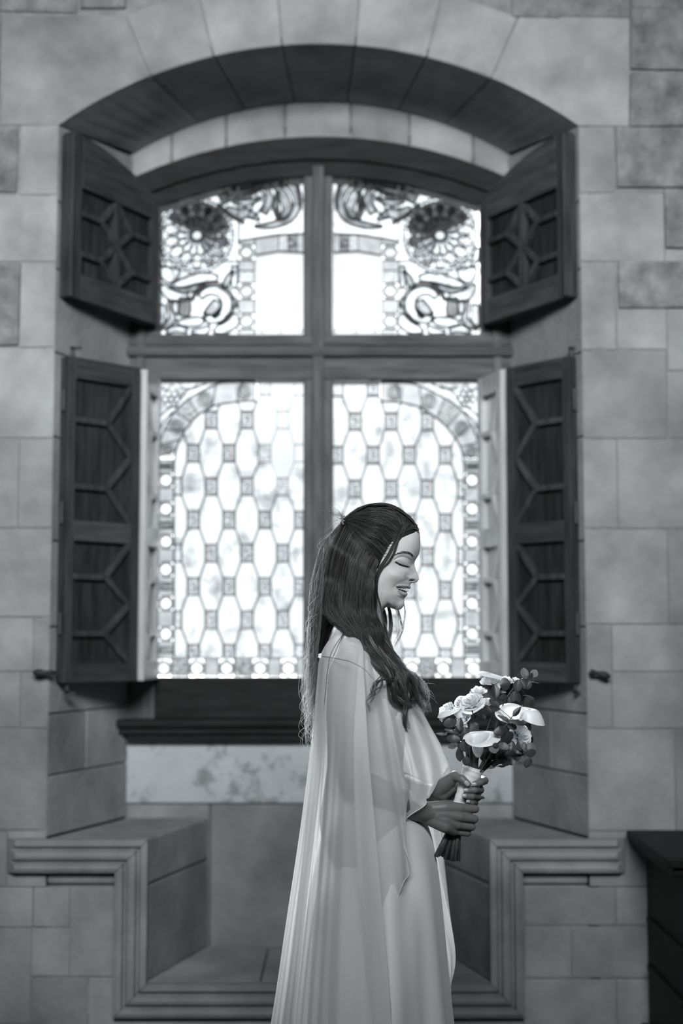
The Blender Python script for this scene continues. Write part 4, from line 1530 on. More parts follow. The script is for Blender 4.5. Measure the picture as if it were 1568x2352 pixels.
# ------------------------------------------------------------------ gown and cape
def cloth_mat(name, g, rough, transp=0.0, transl=0.0, sheen=0.3, bump=0.05):
    m, nt, out = new_mat(name)
    L = nt.links.new
    b = nd(nt, 'ShaderNodeBsdfPrincipled', Roughness=rough)
    b.inputs['Base Color'].default_value = grey(g, .01)
    b.inputs['Specular IOR Level'].default_value = .25
    b.inputs['Sheen Weight'].default_value = sheen
    n = nd(nt, 'ShaderNodeTexNoise', Scale=14.0, Detail=3.0)
    bp = nd(nt, 'ShaderNodeBump', Strength=bump, Distance=0.01)
    L(n.outputs['Fac'], bp.inputs['Height'])
    L(bp.outputs['Normal'], b.inputs['Normal'])
    sh = b.outputs['BSDF']
    if transl:
        tl = nd(nt, 'ShaderNodeBsdfTranslucent')
        tl.inputs['Color'].default_value = grey(g, .01)
        mx = nd(nt, 'ShaderNodeMixShader', Fac=transl)
        L(sh, mx.inputs[1])
        L(tl.outputs['BSDF'], mx.inputs[2])
        sh = mx.outputs['Shader']
    if transp:
        # sheer weave: seen straight on it lets more through than at a grazing angle
        lw = nd(nt, 'ShaderNodeLayerWeight', Blend=0.35)
        mr = nd(nt, 'ShaderNodeMapRange')
        mr.inputs['To Min'].default_value = 1 - transp
        mr.inputs['To Max'].default_value = 1.0
        L(lw.outputs['Facing'], mr.inputs['Value'])
        tr = nd(nt, 'ShaderNodeBsdfTransparent')
        tr.inputs['Color'].default_value = (.97, .97, .97, 1)
        mx = nd(nt, 'ShaderNodeMixShader')
        L(mr.outputs['Result'], mx.inputs['Fac'])
        L(tr.outputs['BSDF'], mx.inputs[1])
        L(sh, mx.inputs[2])
        sh = mx.outputs['Shader']
    L(sh, out.inputs['Surface'])
    return m


M['satin'] = cloth_mat('white_crepe', .52, .6, 0, .0)
M['chiffon'] = cloth_mat('white_chiffon', .82, .7, .52, .5, .3, .0)


def resample(pts, n):
    p = np.array(smooth_line(pts, 8))
    d = np.concatenate([[0], np.cumsum(np.linalg.norm(np.diff(p[:, :2], axis=0), axis=1))])
    d /= d[-1]
    t = np.linspace(0, 1, n)
    return np.stack([np.interp(t, d, p[:, k]) for k in range(p.shape[1])], 1)


def floor_pt(u, d):
    """a hem point on the floor below photo column u (at its depth)"""
    return None


ROWS = 70
guides = [
    [(778, 1432, .03), (752, 1480, .05), (735, 1508, .05), (727, 1580, .07), (713, 1720, .10), (690, 1900, .11), (660, 2100, .12), (622, 2352, .13), (545, 2790, .16)],
    [(774, 1440, -.02), (746, 1485, -.02), (736, 1508, -.02), (732, 1580, 0), (721, 1720, .015), (701, 1900, .015), (674, 2100, .01), (640, 2352, 0), (575, 2820, 0)],
    [(778, 1446, -.05), (756, 1484, -.08), (747, 1512, -.09), (744, 1580, -.105), (738, 1720, -.125), (722, 1900, -.11), (700, 2100, -.10), (672, 2352, -.11), (620, 2860, -.13)],
    [(784, 1449, -.07), (770, 1484, -.12), (762, 1514, -.145), (760, 1580, -.16), (755, 1720, -.175), (742, 1900, -.15), (724, 2100, -.11), (704, 2352, -.12), (672, 2880, -.14)],
    [(795, 1450, -.08), (792, 1482, -.145), (788, 1516, -.17), (786, 1580, -.19), (785, 1720, -.215), (776, 1900, -.205), (766, 2100, -.195), (755, 2352, -.2), (740, 2900, -.24)],
    [(808, 1450, -.08), (814, 1480, -.155), (814, 1516, -.185), (815, 1580, -.205), (818, 1720, -.24), (818, 1900, -.225), (820, 2100, -.21), (822, 2352, -.22), (828, 2910, -.26)],
    [(819, 1453, -.075), (833, 1484, -.14), (835, 1516, -.175), (838, 1580, -.20), (846, 1720, -.24), (862, 1900, -.235), (880, 2110, -.225), (900, 2352, -.22), (935, 2910, -.25)],
    [(816, 1454, -.07), (826, 1490, -.128), (822, 1525, -.16), (818, 1590, -.182), (812, 1720, -.215), (816, 1900, -.212), (826, 2060, -.205), (840, 2200, -.2), (850, 2260, -.195)],
    [(826, 1456, -.07), (842, 1490, -.125), (843, 1525, -.155), (846, 1590, -.175), (852, 1700, -.20), (866, 1850, -.2), (878, 1960, -.195), (892, 2060, -.18), (904, 2090, -.175)],
    [(835, 1462, -.065), (853, 1500, -.115), (858, 1545, -.14), (866, 1610, -.16), (878, 1700, -.19), (893, 1800, -.195), (908, 1880, -.19), (922, 1960, -.18), (925, 2030, -.17)],
    [(843, 1470, -.055), (866, 1520, -.10), (878, 1575, -.13), (890, 1640, -.15), (903, 1710, -.18), (916, 1790, -.185), (925, 1860, -.175), (932, 1940, -.17), (942, 1992, -.165)],
    [(850, 1476, -.05), (878, 1545, -.095), (893, 1600, -.12), (910, 1665, -.145), (926, 1730, -.16), (940, 1780, -.16), (938, 1830, -.15), (928, 1870, -.15), (921, 1898, -.15)],
    [(855, 1480, -.04), (892, 1560, -.075), (915, 1620, -.10), (934, 1680, -.12), (950, 1740, -.135), (962, 1785, -.135), (970, 1818, -.125), (973, 1838, -.115), (976, 1849, -.115)],
    [(860, 1480, -.02), (906, 1560, -.045), (936, 1620, -.06), (958, 1680, -.075), (974, 1730, -.08), (983, 1770, -.08), (986, 1800, -.07), (983, 1822, -.075), (975, 1836, -.09)],
    [(865, 1478, 0), (918, 1558, -.005), (952, 1620, -.005), (978, 1680, -.005), (998, 1725, -.005), (1010, 1760, -.005), (1010, 1788, -.01), (998, 1812, -.02), (985, 1832, -.03)],
    [(870, 1475, .02), (926, 1557, .035), (963, 1622, .045), (989, 1675, .05), (1010, 1715, .05), (1026, 1750, .05), (1034, 1772, .05), (1020, 1792, .055), (1003, 1815, .06)],
    [(868, 1470, .05), (915, 1550, .10), (950, 1620, .13), (972, 1690, .15), (990, 1750, .165), (996, 1820, .18), (1000, 1900, .185), (1016, 2010, .185), (1030, 2080, .18)],
    [(862, 1462, .07), (892, 1540, .15), (915, 1620, .18), (938, 1720, .205), (958, 1830, .215), (985, 1930, .205), (1012, 2030, .19), (1034, 2120, .18), (1045, 2195, .17)],
    [(850, 1458, .085), (872, 1540, .165), (893, 1640, .2), (915, 1760, .225), (945, 1880, .22), (980, 1990, .205), (1012, 2100, .19), (1033, 2190, .18), (1034, 2266, .17)],
    [(830, 1452, .09), (840, 1500, .165), (845, 1580, .2), (855, 1720, .23), (880, 1900, .235), (930, 2080, .225), (975, 2200, .215), (1000, 2300, .21), (1005, 2400, .2)],
    [(805, 1446, .085), (795, 1490, .15), (785, 1560, .18), (775, 1700, .2), (765, 1900, .21), (755, 2100, .21), (750, 2352, .22), (745, 2550, .23), (740, 2700, .24)],
    [(790, 1437, .06), (765, 1480, .10), (750, 1520, .11), (742, 1600, .13), (730, 1740, .15), (712, 1900, .16), (690, 2100, .17), (662, 2352, .19), (620, 2700, .21)],
]
G = np.array([resample(g_, ROWS) for g_ in guides])            # guides x rows x 3
SUBC = 9
closed = np.concatenate([G[-1:], G, G[:2]], 0)
cols, frac = [], []
for i in range(len(guides)):
    p0, p1, p2, p3 = closed[i], closed[i + 1], closed[i + 2], closed[i + 3] if i + 3 < len(closed) else closed[-1]
    for k in range(SUBC):
        t = k / SUBC
        cols.append(.5 * ((2 * p1) + (-p0 + p2) * t + (2 * p0 - 5 * p1 + 4 * p2 - p3) * t * t + (-p0 + 3 * p1 - 3 * p2 + p3) * t ** 3))
        frac.append(i + t)
cols = np.array(cols)
frac = np.array(frac)
tt_ = np.linspace(0, 1, ROWS)
grow = np.clip((tt_ - .12) * 2.2, 0, 1)
for c, fr_ in enumerate(frac):
    a = 0.0
    if fr_ < 6:
        e = min(1, fr_ / 1.0, (6 - fr_) / 1.0)
        a = e * (math.sin(fr_ * 5.2) * .016 + math.sin(fr_ * 11.0 + 1.0) * .010) * (1.0 if fr_ < 4 else .4)
    elif 8 < fr_ < 15:
        a = math.sin(fr_ * 4.1) * .011 * min(1, fr_ - 8, 15 - fr_)
    elif fr_ >= 18:
        a = math.sin(fr_ * 5.0) * .012
    cols[c, :, 2] += a * grow
vv_, nC = [], len(cols)
for c in range(nC):
    for r in range(ROWS):
        u, v, d = cols[c, r]
        p = Q(u, v, d)
        p.z = max(p.z, .012)
        vv_.append(p)
ff_ = [(c * ROWS + r, ((c + 1) % nC) * ROWS + r, ((c + 1) % nC) * ROWS + r + 1, c * ROWS + r + 1) for c in range(nC) for r in range(ROWS - 1)]
cape = pydata('cape', vv_, ff_, M['chiffon'], bride, smooth=True)
# rolled hem
hem = bmesh.new()
hv_, hf_ = [], []
strand_verts([vv_[(c % nC) * ROWS + ROWS - 1] for c in range(nC + 1)], .0011, .0011, hv_, hf_)
hem.free()
M['hem'] = cloth_mat('rolled_hem', .85, .6, 0, .3)
pydata('hem', hv_, hf_, M['hem'], cape, smooth=True)
# gathering knot at the back
bm = bmesh.new()
for k in range(5):
    bmesh.ops.create_icosphere(bm, subdivisions=2, radius=.003, matrix=Matrix.Translation(Q(735 + 2.5 * math.cos(k * 1.3), 1507 + 4 * math.sin(k * 1.3), -.02)))
frombm('clasp', bm, M['hem'], cape, True)

# gown: lofted from bust to floor
sec = [  # v, front u, back u, half depth
    (1478, 885, 790, .10), (1530, 915, 772, .135), (1600, 938, 768, .145), (1680, 928, 772, .128), (1760, 918, 772, .118), (1840, 955, 758, .14), (1905, 986, 742, .165), (1963, 1000, 728, .175),
    (2040, 1011, 712, .182), (2146, 1022, 696, .19), (2262, 1033, 680, .2), (2352, 1043, 668, .21), (2500, 1062, 645, .24), (2700, 1090, 600, .29), (2880, 1120, 560, .33)]
sec = np.array(smooth_line(sec, 4))
NS = 96
vv_, ff_ = [], []
for r, (v, uf, ub, hd) in enumerate(sec):
    low = np.clip((v - 1900) / 450, 0, 1)
    for k in range(NS):
        a = 2 * math.pi * k / NS
        uc, ru = (uf + ub) / 2, (uf - ub) / 2
        ca, sa = math.cos(a), math.sin(a)
        ru2 = ru * abs(ca) ** .0
        fold = low * (.010 * math.sin(a * 9 + 1.2) + .006 * math.sin(a * 17))
        fold *= (1 - abs(ca) ** 6)
        # hollow between the legs on the near front
        fold -= .016 * math.exp(-((a - 5.25) / .16) ** 2) * math.exp(-((v - 1985) / 70) ** 2)
        fold += .012 * math.exp(-((a - 5.05) / .14) ** 2) * np.clip((v - 2080) / 160, 0, 1)
        p = Q(uc + ru * ca, v, 0)
        p.y = YB + hd * sa
        dr = Vector((ca, sa, 0))
        p += dr * fold
        p.z = max(p.z, .006)
        vv_.append(p)
nr = len(sec)
for r in range(nr - 1):
    for k in range(NS):
        ff_.append((r * NS + k, r * NS + (k + 1) % NS, (r + 1) * NS + (k + 1) % NS, (r + 1) * NS + k))
pydata('gown', vv_, ff_, M['satin'], bride, smooth=True)
# ------------------------------------------------------------------ hair
def hair_mat():
    m, nt, out = new_mat('dark_hair')
    L = nt.links.new
    b = nd(nt, 'ShaderNodeBsdfPrincipled', Roughness=0.38)
    b.inputs['Specular IOR Level'].default_value = .5
    at = nd(nt, 'ShaderNodeAttribute', _attribute_name='tone')
    L(at.outputs['Color'], b.inputs['Base Color'])
    tl = nd(nt, 'ShaderNodeBsdfTranslucent')
    sc = nd(nt, 'ShaderNodeMixRGB', _blend_type='ADD', Fac=1.0)
    L(at.outputs['Color'], sc.inputs['Color1'])
    sc.inputs['Color2'].default_value = grey(.3)
    L(sc.outputs['Color'], tl.inputs['Color'])
    mx = nd(nt, 'ShaderNodeMixShader', Fac=.48)
    L(b.outputs['BSDF'], mx.inputs[1])
    L(tl.outputs['BSDF'], mx.inputs[2])
    L(mx.outputs['Shader'], out.inputs['Surface'])
    return m


M['hair'] = hair_mat()
rng = random.Random(11)
nrg = np.random.default_rng(5)
hv_, hf_, htone = [], [], []


def lock(pts, rad, n, r=.00042, wave=0.0, frizz=.0015, freq=3.0, spread_end=1.0, seg=None, taper=.35, shorten=.12, base_tone=.034, curl=0.0, cfreq=1.6, flat=False):
    """a bundle of strands along a guide of (u, v, d); rad = list of bundle radii in metres"""
    p = np.array(smooth_line(pts, 6))
    m = seg or max(14, len(p))
    d = np.concatenate([[0], np.cumsum(np.linalg.norm(np.diff(p[:, :2], axis=0), axis=1))])
    tmax = d[-1]
    cph = rng.uniform(0, 6.28)
    for _ in range(n):
        ln = 1 - rng.random() ** 2 * shorten
        t = np.linspace(0, tmax * ln, m)
        c = np.stack([np.interp(t, d, p[:, k]) for k in range(3)], 1)
        x = t / tmax
        rr = np.interp(x, np.linspace(0, 1, len(rad)), rad)
        a = rng.uniform(0, 2 * math.pi)
        q = math.sqrt(rng.random())
        ph = rng.uniform(0, 6.28)
        ph2 = rng.uniform(0, 6.28)
        sp = 1 + (spread_end - 1) * x
        ou = rr * q * math.cos(a) * sp + frizz * np.sin(x * freq * 6.28 + ph) * x
        od = rr * q * math.sin(a) * sp + frizz * np.sin(x * freq * 5.1 + ph2) * x
        wv = wave * np.sin(x * freq * 6.28 + a * .25) * x + curl * np.sin(x * cfreq * 6.28 + cph) * np.clip((x - .2) * 1.6, 0, 1)
        od = od + curl * np.cos(x * cfreq * 6.28 + cph) * np.clip((x - .2) * 1.6, 0, 1)
        pts3 = []
        for i in range(m):
            w = Q(c[i, 0], c[i, 1], c[i, 2])
            j, k = max(i - 1, 0), min(i + 1, m - 1)
            tu, tv = c[k, 0] - c[j, 0], c[k, 1] - c[j, 1]
            L = math.hypot(tu, tv) or 1
            nx, nz = tv / L, tu / L           # sideways in the picture plane (x right, z up)
            s = ou[i] + wv[i]
            pts3.append(Vector((w.x + nx * s, w.y + od[i], w.z + nz * s)))
        strand_verts(pts3, r * rng.uniform(.7, 1.5), r * taper, hv_, hf_, tones=htone, tone=base_tone * (.35 + rng.random() ** 2.2 * 3.2), flat=flat, base_dir=Vector((rng.uniform(-.6, .6), -1, rng.uniform(-.3, .3))))


# skull cap under the strands: swept-back hair of the crown
cap_out = [(962, 1219), (957, 1206), (944, 1189), (922, 1171), (893, 1160), (858, 1156), (825, 1165), (800, 1181), (783, 1200), (771, 1235), (765, 1275), (764, 1320), (770, 1370), (782, 1410), (806, 1428), (834, 1420), (852, 1390), (860, 1350), (860, 1315), (864, 1290), (878, 1262), (896, 1236), (914, 1210), (926, 1204), (944, 1206), (956, 1216)]
cs_ = np.array(smooth_line(cap_out + [cap_out[0]], 4))[:-1]
Cc = np.array((850., 1270.))
NA_, NR_ = len(cs_), 40
for side in (-1, 1):
    o_ = len(hv_)
    for r in range(NR_):
        s = math.sin(r / (NR_ - 1) * math.pi / 2)
        for k in range(NA_):
            u, v = Cc + (cs_[k] - Cc) * s
            front = k > NA_ * .55                   # face side edge lies on the skin
            rim = math.sqrt(max(1 - s * s, 0))
            w_ = head_w(u, v)
            if front and s > .6:
                w2 = max(w_, 0) + 1.5 * (1 - max(0, (s - .6) / .4)) + .4
            else:
                w2 = max(w_ * (.35 + .65 * min(1, rim * 2.2)) * min(1, rim * 3 + .0) + 1.5 * min(1, rim * 2), 0)
            b = Q(u, v)
            hv_.append(Vector((b.x, b.y + side * w2 * PX, b.z)))
            htone.append(.022)
    for r in range(NR_ - 1):
        for k in range(NA_):
            k2 = (k + 1) % NA_
            f_ = (o_ + r * NA_ + k, o_ + r * NA_ + k2, o_ + (r + 1) * NA_ + k2, o_ + (r + 1) * NA_ + k)
            hf_.append(f_ if side < 0 else f_[::-1])


def cap_d(u, v, lift=9):
    return -(head_w(min(u, 955), v) + lift) * PX


# crown strands from the parting back to the comb
for k in range(260):
    x = k / 259
    # start along the hairline from the parting down to the temple
    hl = smooth_line([(958, 1208), (945, 1197), (926, 1200), (918, 1216), (905, 1236), (890, 1258), (877, 1282), (868, 1305)], 8)
    su, sv = hl[int(x * (len(hl) - 1))]
    eu, ev = 790 + rng.uniform(-4, 4), 1198 + rng.uniform(-6, 8)
    mid_u = (su + eu) / 2 + rng.uniform(-8, 8)
    mid_v = (sv + ev) / 2 - 38 * (1 - x) ** 1.3 - 4 + rng.uniform(-6, 6) + x * 10
    pts = [(su, sv), ((su + mid_u) / 2, (sv + mid_v) / 2 - 14 * (1 - x)), (mid_u, mid_v), ((eu + mid_u) / 2, (ev + mid_v) / 2 - 3 - 8 * (1 - x)), (eu, ev)]
    lf_ = rng.uniform(6.5, 9.5)
    g_ = [(u, v, cap_d(u, v, lf_ if i else 2)) for i, (u, v) in enumerate(pts)]
    lock(g_, [.0015], 3, .0004, frizz=.0006, seg=16)
for k in range(120):
    # far side and top ridge, seen along the outline
    su = rng.uniform(870, 963)
    sv = float(np.interp(su, [870, 893, 922, 944, 957, 963], [1158, 1161, 1172, 1190, 1206, 1219])) + rng.uniform(-1, 3)
    eu, ev = 792, 1192
    pts = []
    for q in np.linspace(0, 1, 5):
        u = su + (eu - su) * q
        v = float(np.interp(u, [783, 800, 825, 858, 893, 922, 944, 957, 963], [1200, 1181, 1166, 1157, 1160, 1171, 1189, 1206, 1219]))
        pts.append((u, v + rng.uniform(-1.5, 1.5) + 1, rng.uniform(-.02, .02)))
    lock(pts, [.002], 2, .0004, frizz=.0008)
for k in range(300):
    # hair from the parting, gathered along the brow into the loose strand
    x = rng.random()
    st = smooth_line([(904, 1176), (924, 1186), (944, 1199), (961, 1217)], 10)
    su, sv = st[int(x * (len(st) - 1))]
    su, sv = su + rng.uniform(-2, 2), sv + rng.uniform(-1, 3)
    mu, mv = 921 + 18 * x, 1206 + 12 * x
    eu, ev = 921 + rng.uniform(-4, 4), 1229 + rng.uniform(-4, 3)
    pts = [(su, sv, cap_d(min(su, 950), sv, 4)), ((su + mu) / 2 + 3 * x, (sv + mv) / 2 - 1 - 3 * x, cap_d(min((su + mu) / 2, 950), (sv + mv) / 2, 4.5)), (mu, mv, cap_d(mu, mv, 4)), (925 + 5 * x, 1220 + 2 * x, cap_d(926, 1220, 3.5)), (eu, ev, cap_d(eu, ev, 3.5)),
           (911, 1246 + rng.uniform(-2, 2), cap_d(911, 1246, 3.5)), (896, 1271, cap_d(896, 1271, 3.5))]
    lock(pts, [.0012, .0012, .001, .001], 3, .0004, frizz=.0004, seg=18, shorten=.5)
for k in range(90):
    # short hairs along the temple
    x = rng.random()
    su, sv = 917 - 50 * x + rng.uniform(-2, 3), 1212 + 76 * x + rng.uniform(-2, 2)
    L_ = rng.uniform(12, 26)
    pts = [(su + rng.uniform(-2, 9), sv + 1, cap_d(su, sv, 1.2)), (su - L_ * .5, sv + L_ * .1, cap_d(su - L_ * .5, sv, 3)), (su - L_, sv + L_ * .1, cap_d(su - L_, sv, 5))]
    lock(pts, [.0008], 2, .00018, frizz=.0004, seg=8)
# loose strand by the temple and one across the cheek
lock([(925, 1204, cap_d(925, 1204, 5)), (918, 1222, cap_d(918, 1222, 4)), (905, 1250, cap_d(905, 1250, 5)), (890, 1278, cap_d(890, 1278, 5)), (874, 1302, cap_d(874, 1302, 4)), (864, 1328, cap_d(864, 1328, 4)), (860, 1360, cap_d(860, 1360, 5)), (863, 1392, -.05), (858, 1430, -.055)], [.0035, .004, .003, .003, .004], 60, frizz=.001)
lock([(922, 1216, cap_d(922, 1216, 4)), (914, 1240, cap_d(914, 1240, 4)), (905, 1268, cap_d(905, 1268, 4)), (893, 1290, cap_d(893, 1290, 4)), (876, 1308, cap_d(876, 1308, 4)), (866, 1335, cap_d(866, 1335, 5)), (866, 1365, cap_d(866, 1365, 6)), (874, 1395, -.05), (880, 1440, -.06)], [.003, .0025, .0015, .0015, .002], 26, frizz=.001)

# hair hanging from the side of the head over the shoulder
for k in range(40):
    x = k / 39
    u0 = 790 + x * 80 + rng.uniform(-3, 3)
    v0 = 1196 + x * 96
    u1, v1 = 750 + x * 102 + rng.uniform(-5, 5), 1335 + x * 18
    u2, v2 = 752 + x * 98 + rng.uniform(-7, 7), 1405 + rng.uniform(-8, 8)
    u3, v3 = 800 + x * 62 + rng.uniform(-9, 9), 1455 + rng.uniform(-6, 6)
    u4, v4 = 852 + x * 28 + rng.uniform(-8, 8), 1510 + rng.uniform(-6, 6)
    u5, v5 = 878 + x * 40 + rng.uniform(-9, 9), 1572
    pts = []
    for q in np.linspace(0, 1, 6):
        a_ = u0 + (u1 - u0) * q - 10 * math.sin(q * math.pi) * (1 - .6 * x)
        b_ = v0 + (v1 - v0) * q
        lift = 6 + 8 * min(1, q * 2.5)
        dd = cap_d(max(a_, 800), b_, lift)
        if q > .3:
            dd = min(dd, -.084 - .006 * q)
        if a_ < 800:
            dd = dd * (1 - .35 * (800 - a_) / 50)
        pts.append((a_, b_, dd))
    pts += [(u2, v2, -.088 - .01 * (1 - x)), (u3, v3, -.108), (u4, v4, -.118 + .02 * x), (u5, v5, -.108 + .02 * x)]
    wv = rng.uniform(.001, .004)
    lock(pts, [.002, .005, .006, .007, .007, .006, .006], 60, .00045, wave=wv, frizz=.002, freq=rng.uniform(1.4, 2.4), curl=.0045, cfreq=rng.uniform(1.0, 1.8))
# lower front curls on the breast
for pts, rad, n in (
    ([(822, 1440, -.095), (845, 1490, -.12), (872, 1530, -.13), (893, 1568, -.135), (905, 1602, -.135), (928, 1622, -.12), (945, 1626, -.10)], [.008, .012, .010, .007, .004], 220),
    ([(830, 1430, -.09), (858, 1480, -.11), (890, 1525, -.12), (915, 1560, -.12), (930, 1595, -.12), (932, 1630, -.125), (926, 1665, -.13), (931, 1684, -.13)], [.009, .012, .010, .009, .007, .0035, .0015], 240),
    ([(842, 1410, -.07), (862, 1460, -.09), (905, 1520, -.10), (935, 1555, -.10), (952, 1590, -.09), (960, 1612, -.08), (977, 1636, -.08)], [.009, .011, .011, .010, .006], 220),
    ([(848, 1395, -.06), (868, 1450, -.07), (915, 1525, -.08), (948, 1562, -.07), (975, 1600, -.05), (982, 1625, -.05), (974, 1640, -.05)], [.008, .009, .010, .008, .005], 180),
    ([(850, 1385, -.055), (868, 1435, -.055), (893, 1490, -.07), (925, 1540, -.07), (945, 1575, -.07), (940, 1605, -.08), (920, 1615, -.10), (905, 1600, -.12)], [.008, .010, .010, .006, .004], 150),
    ([(905, 1560, -.15), (885, 1561, -.165), (868, 1565, -.18), (855, 1585, -.205), (852, 1608, -.22)], [.004, .003, .002, .001], 26),
    ([(880, 1555, -.16), (868, 1572, -.185), (858, 1600, -.215), (843, 1640, -.24)], [.002, .0012, .0008], 10),
    ([(835, 1410, -.08), (860, 1460, -.09), (885, 1500, -.10), (900, 1545, -.12), (918, 1590, -.12), (948, 1615, -.10), (962, 1600, -.08)], [.008, .009, .008, .006, .003], 150),
):
    lock(pts, [q_ * .62 for q_ in rad], int(n * .55), .00045, wave=.0025, frizz=.003, freq=2.2, spread_end=1.2, shorten=.25)
    for _k in range(3):
        off = [(u + rng.uniform(-9, 9), v + rng.uniform(-8, 8), d + rng.uniform(-.012, .004)) for u, v, d in pts]
        lock(off, [q_ * .4 for q_ in rad], max(5, int(n * .2)), .0004, wave=.002, frizz=.003, freq=2.2, spread_end=1.5, shorten=.3, curl=.007, cfreq=rng.uniform(1.2, 2.2), flat=True)
# far side strands beyond the neck
for pts, rad, n in (
    ([(888, 1380, .05), (895, 1410, .055), (897, 1440, .055), (893, 1475, .05), (900, 1510, .04)], [.003, .004, .0045, .005], 70),
    ([(905, 1385, .055), (915, 1410, .06), (921, 1440, .06), (912, 1470, .055), (906, 1490, .05)], [.004, .005, .006, .004], 22),
    ([(925, 1380, .05), (930, 1410, .05), (922, 1450, .05), (908, 1485, .05)], [.0015, .003, .002], 8),
    ([(880, 1400, .045), (885, 1430, .05), (880, 1470, .04), (895, 1520, .03)], [.004, .006, .008], 90),
    ([(878, 1430, .0), (888, 1470, -.02), (905, 1520, -.03), (935, 1565, -.04)], [.006, .008, .01], 140),
):
    lock(pts, rad, n, .0004, frizz=.003, freq=1.6, flat=True)
# hair down the back; the backlight is put into its paler tone
for k in range(26):
    x = k / 25
    top = (792 - 12 * x + rng.uniform(-4, 4), 1206 + rng.uniform(-4, 10), rng.uniform(-.02, .05))
    e_u = 735 - 25 * x + rng.uniform(-8, 8)
    pts = [top, (768 - 22 * x, 1245 + rng.uniform(-6, 6), .0 + .03 * x), (754 - 26 * x, 1310, .02 + .03 * x), (746 - 28 * x + rng.uniform(-4, 4), 1390, .03 + .03 * x), (738 - 22 * x + rng.uniform(-6, 6), 1470, .05 + .02 * x),
           (732 - 20 * x + rng.uniform(-7, 7), 1560, .07), (722 - 16 * x + rng.uniform(-8, 8), 1640 + rng.uniform(-30, 30), .09)]
    lock(pts, [.002, .005, .006, .006, .007, .008, .006], 36, .00038, wave=.006, frizz=.003, freq=rng.uniform(1.0, 2.2), spread_end=1.8, shorten=.45, base_tone=.10, flat=True)
# darker mass behind the shoulder
for k in range(14):
    x = k / 13
    pts = [(785 + 8 * x, 1215, -.02), (765 + 12 * x, 1290, -.05), (752 + 16 * x, 1360, -.06), (748 + 18 * x + rng.uniform(-3, 3), 1420, -.05), (742 + 10 * x, 1455, -.02), (735, 1520, .05)]
    lock(pts, [.003, .007, .008, .007, .006], 60, .00045, frizz=.002)
# flyaways, their tone raised as well to carry the backlight
for k in range(320):
    v0 = rng.uniform(1190, 1680)
    e_ = float(np.interp(v0, [1190, 1230, 1300, 1400, 1500, 1600, 1690], [785, 748, 728, 716, 706, 702, 706]))
    u0 = e_ + rng.uniform(2, 22)
    d0 = rng.uniform(.0, .07)
    L_ = rng.uniform(25, 75)
    bend = rng.uniform(-26, 10)
    pts = [(u0, v0, d0), (u0 - abs(bend) * .7, v0 + L_ * .35, d0), (u0 - abs(bend) * rng.uniform(.4, 1.1), v0 + L_ * .7, d0), (u0 + bend * .3 + rng.uniform(-8, 6), v0 + L_, d0)]
    lock(pts, [.0004], 1, .00028, frizz=.0015, freq=1.2, seg=14, base_tone=.12, flat=True)
for k in range(26):
    # wisps by the comb and over the crown
    u0, v0 = 788 + rng.uniform(-6, 6), 1196 + rng.uniform(-10, 14)
    a = rng.uniform(2.4, 4.4)
    L_ = rng.uniform(18, 52)
    cu, cv = math.cos(a), math.sin(a)
    pts = [(u0, v0, .0), (u0 + cu * L_ * .5, v0 + cv * L_ * .5 - 6, .0), (u0 + cu * L_ - 4, v0 + cv * L_ + rng.uniform(0, 14), .0), (u0 + cu * L_ - 6, v0 + cv * L_ + rng.uniform(10, 34), .01)]
    lock(pts, [.0004], 1, .00025, frizz=.002, seg=12, flat=True)
for k in range(40):
    u0, v0 = rng.uniform(930, 975), rng.uniform(1550, 1625)
    a = rng.uniform(-.9, .7)
    L_ = rng.uniform(12, 40)
    pts = [(u0, v0, -.07), (u0 + L_ * .5 * math.cos(a), v0 + L_ * .5 * math.sin(a) - 3, -.065), (u0 + L_ * math.cos(a), v0 + L_ * math.sin(a) + rng.uniform(-3, 8), -.06)]
    lock(pts, [.0004], 1, .00028, frizz=.001, seg=8, flat=True)
# single long hairs lying across the cape
for pts in ([(790, 1452, -.11), (772, 1490, -.15), (752, 1540, -.13), (748, 1580, -.13), (742, 1640, -.14)], [(740, 1507, -.09), (775, 1513, -.19), (810, 1522, -.222), (840, 1541, -.225), (862, 1566, -.19)], [(792, 1450, -.11), (760, 1500, -.14), (750, 1560, -.12), (744, 1620, -.13)]):
    lock(pts, [.0022, .0012, .0008], 6, .0002, frizz=.0008)
hair_o = pydata('hair', hv_, hf_, M['hair'], bride, smooth=True)
at_ = hair_o.data.attributes.new('tone', 'FLOAT_COLOR', 'POINT')
flat = np.ones((len(hv_), 4), np.float32)
flat[:, :3] = np.array(htone, np.float32)[:, None]
at_.data.foreach_set('color', flat.ravel())

# comb at the back of the head
M['pearl'] = plain_mat('comb_pearl', .12, .3, .5)
comb = empty('hair_comb', (0, 0, 0), bride)
comb.location = Q(787, 1195, -.015) - bride.location
for k in range(14):
    a = k * .9
    c = Q(786 + 6 * math.cos(a) * (k / 14), 1196 + 12 * math.sin(a) * (k / 14 + .2), -.02 - .02 * (k % 3))
    bm = bmesh.new()
    bmesh.ops.create_icosphere(bm, subdivisions=1, radius=.0022)
    for v in bm.verts:
        v.co = Vector((v.co.x * (1.6 if k % 2 else .8), v.co.y * .7, v.co.z * (.8 if k % 2 else 1.5))) + c
    frombm('bead', bm, M['pearl'], comb, True)
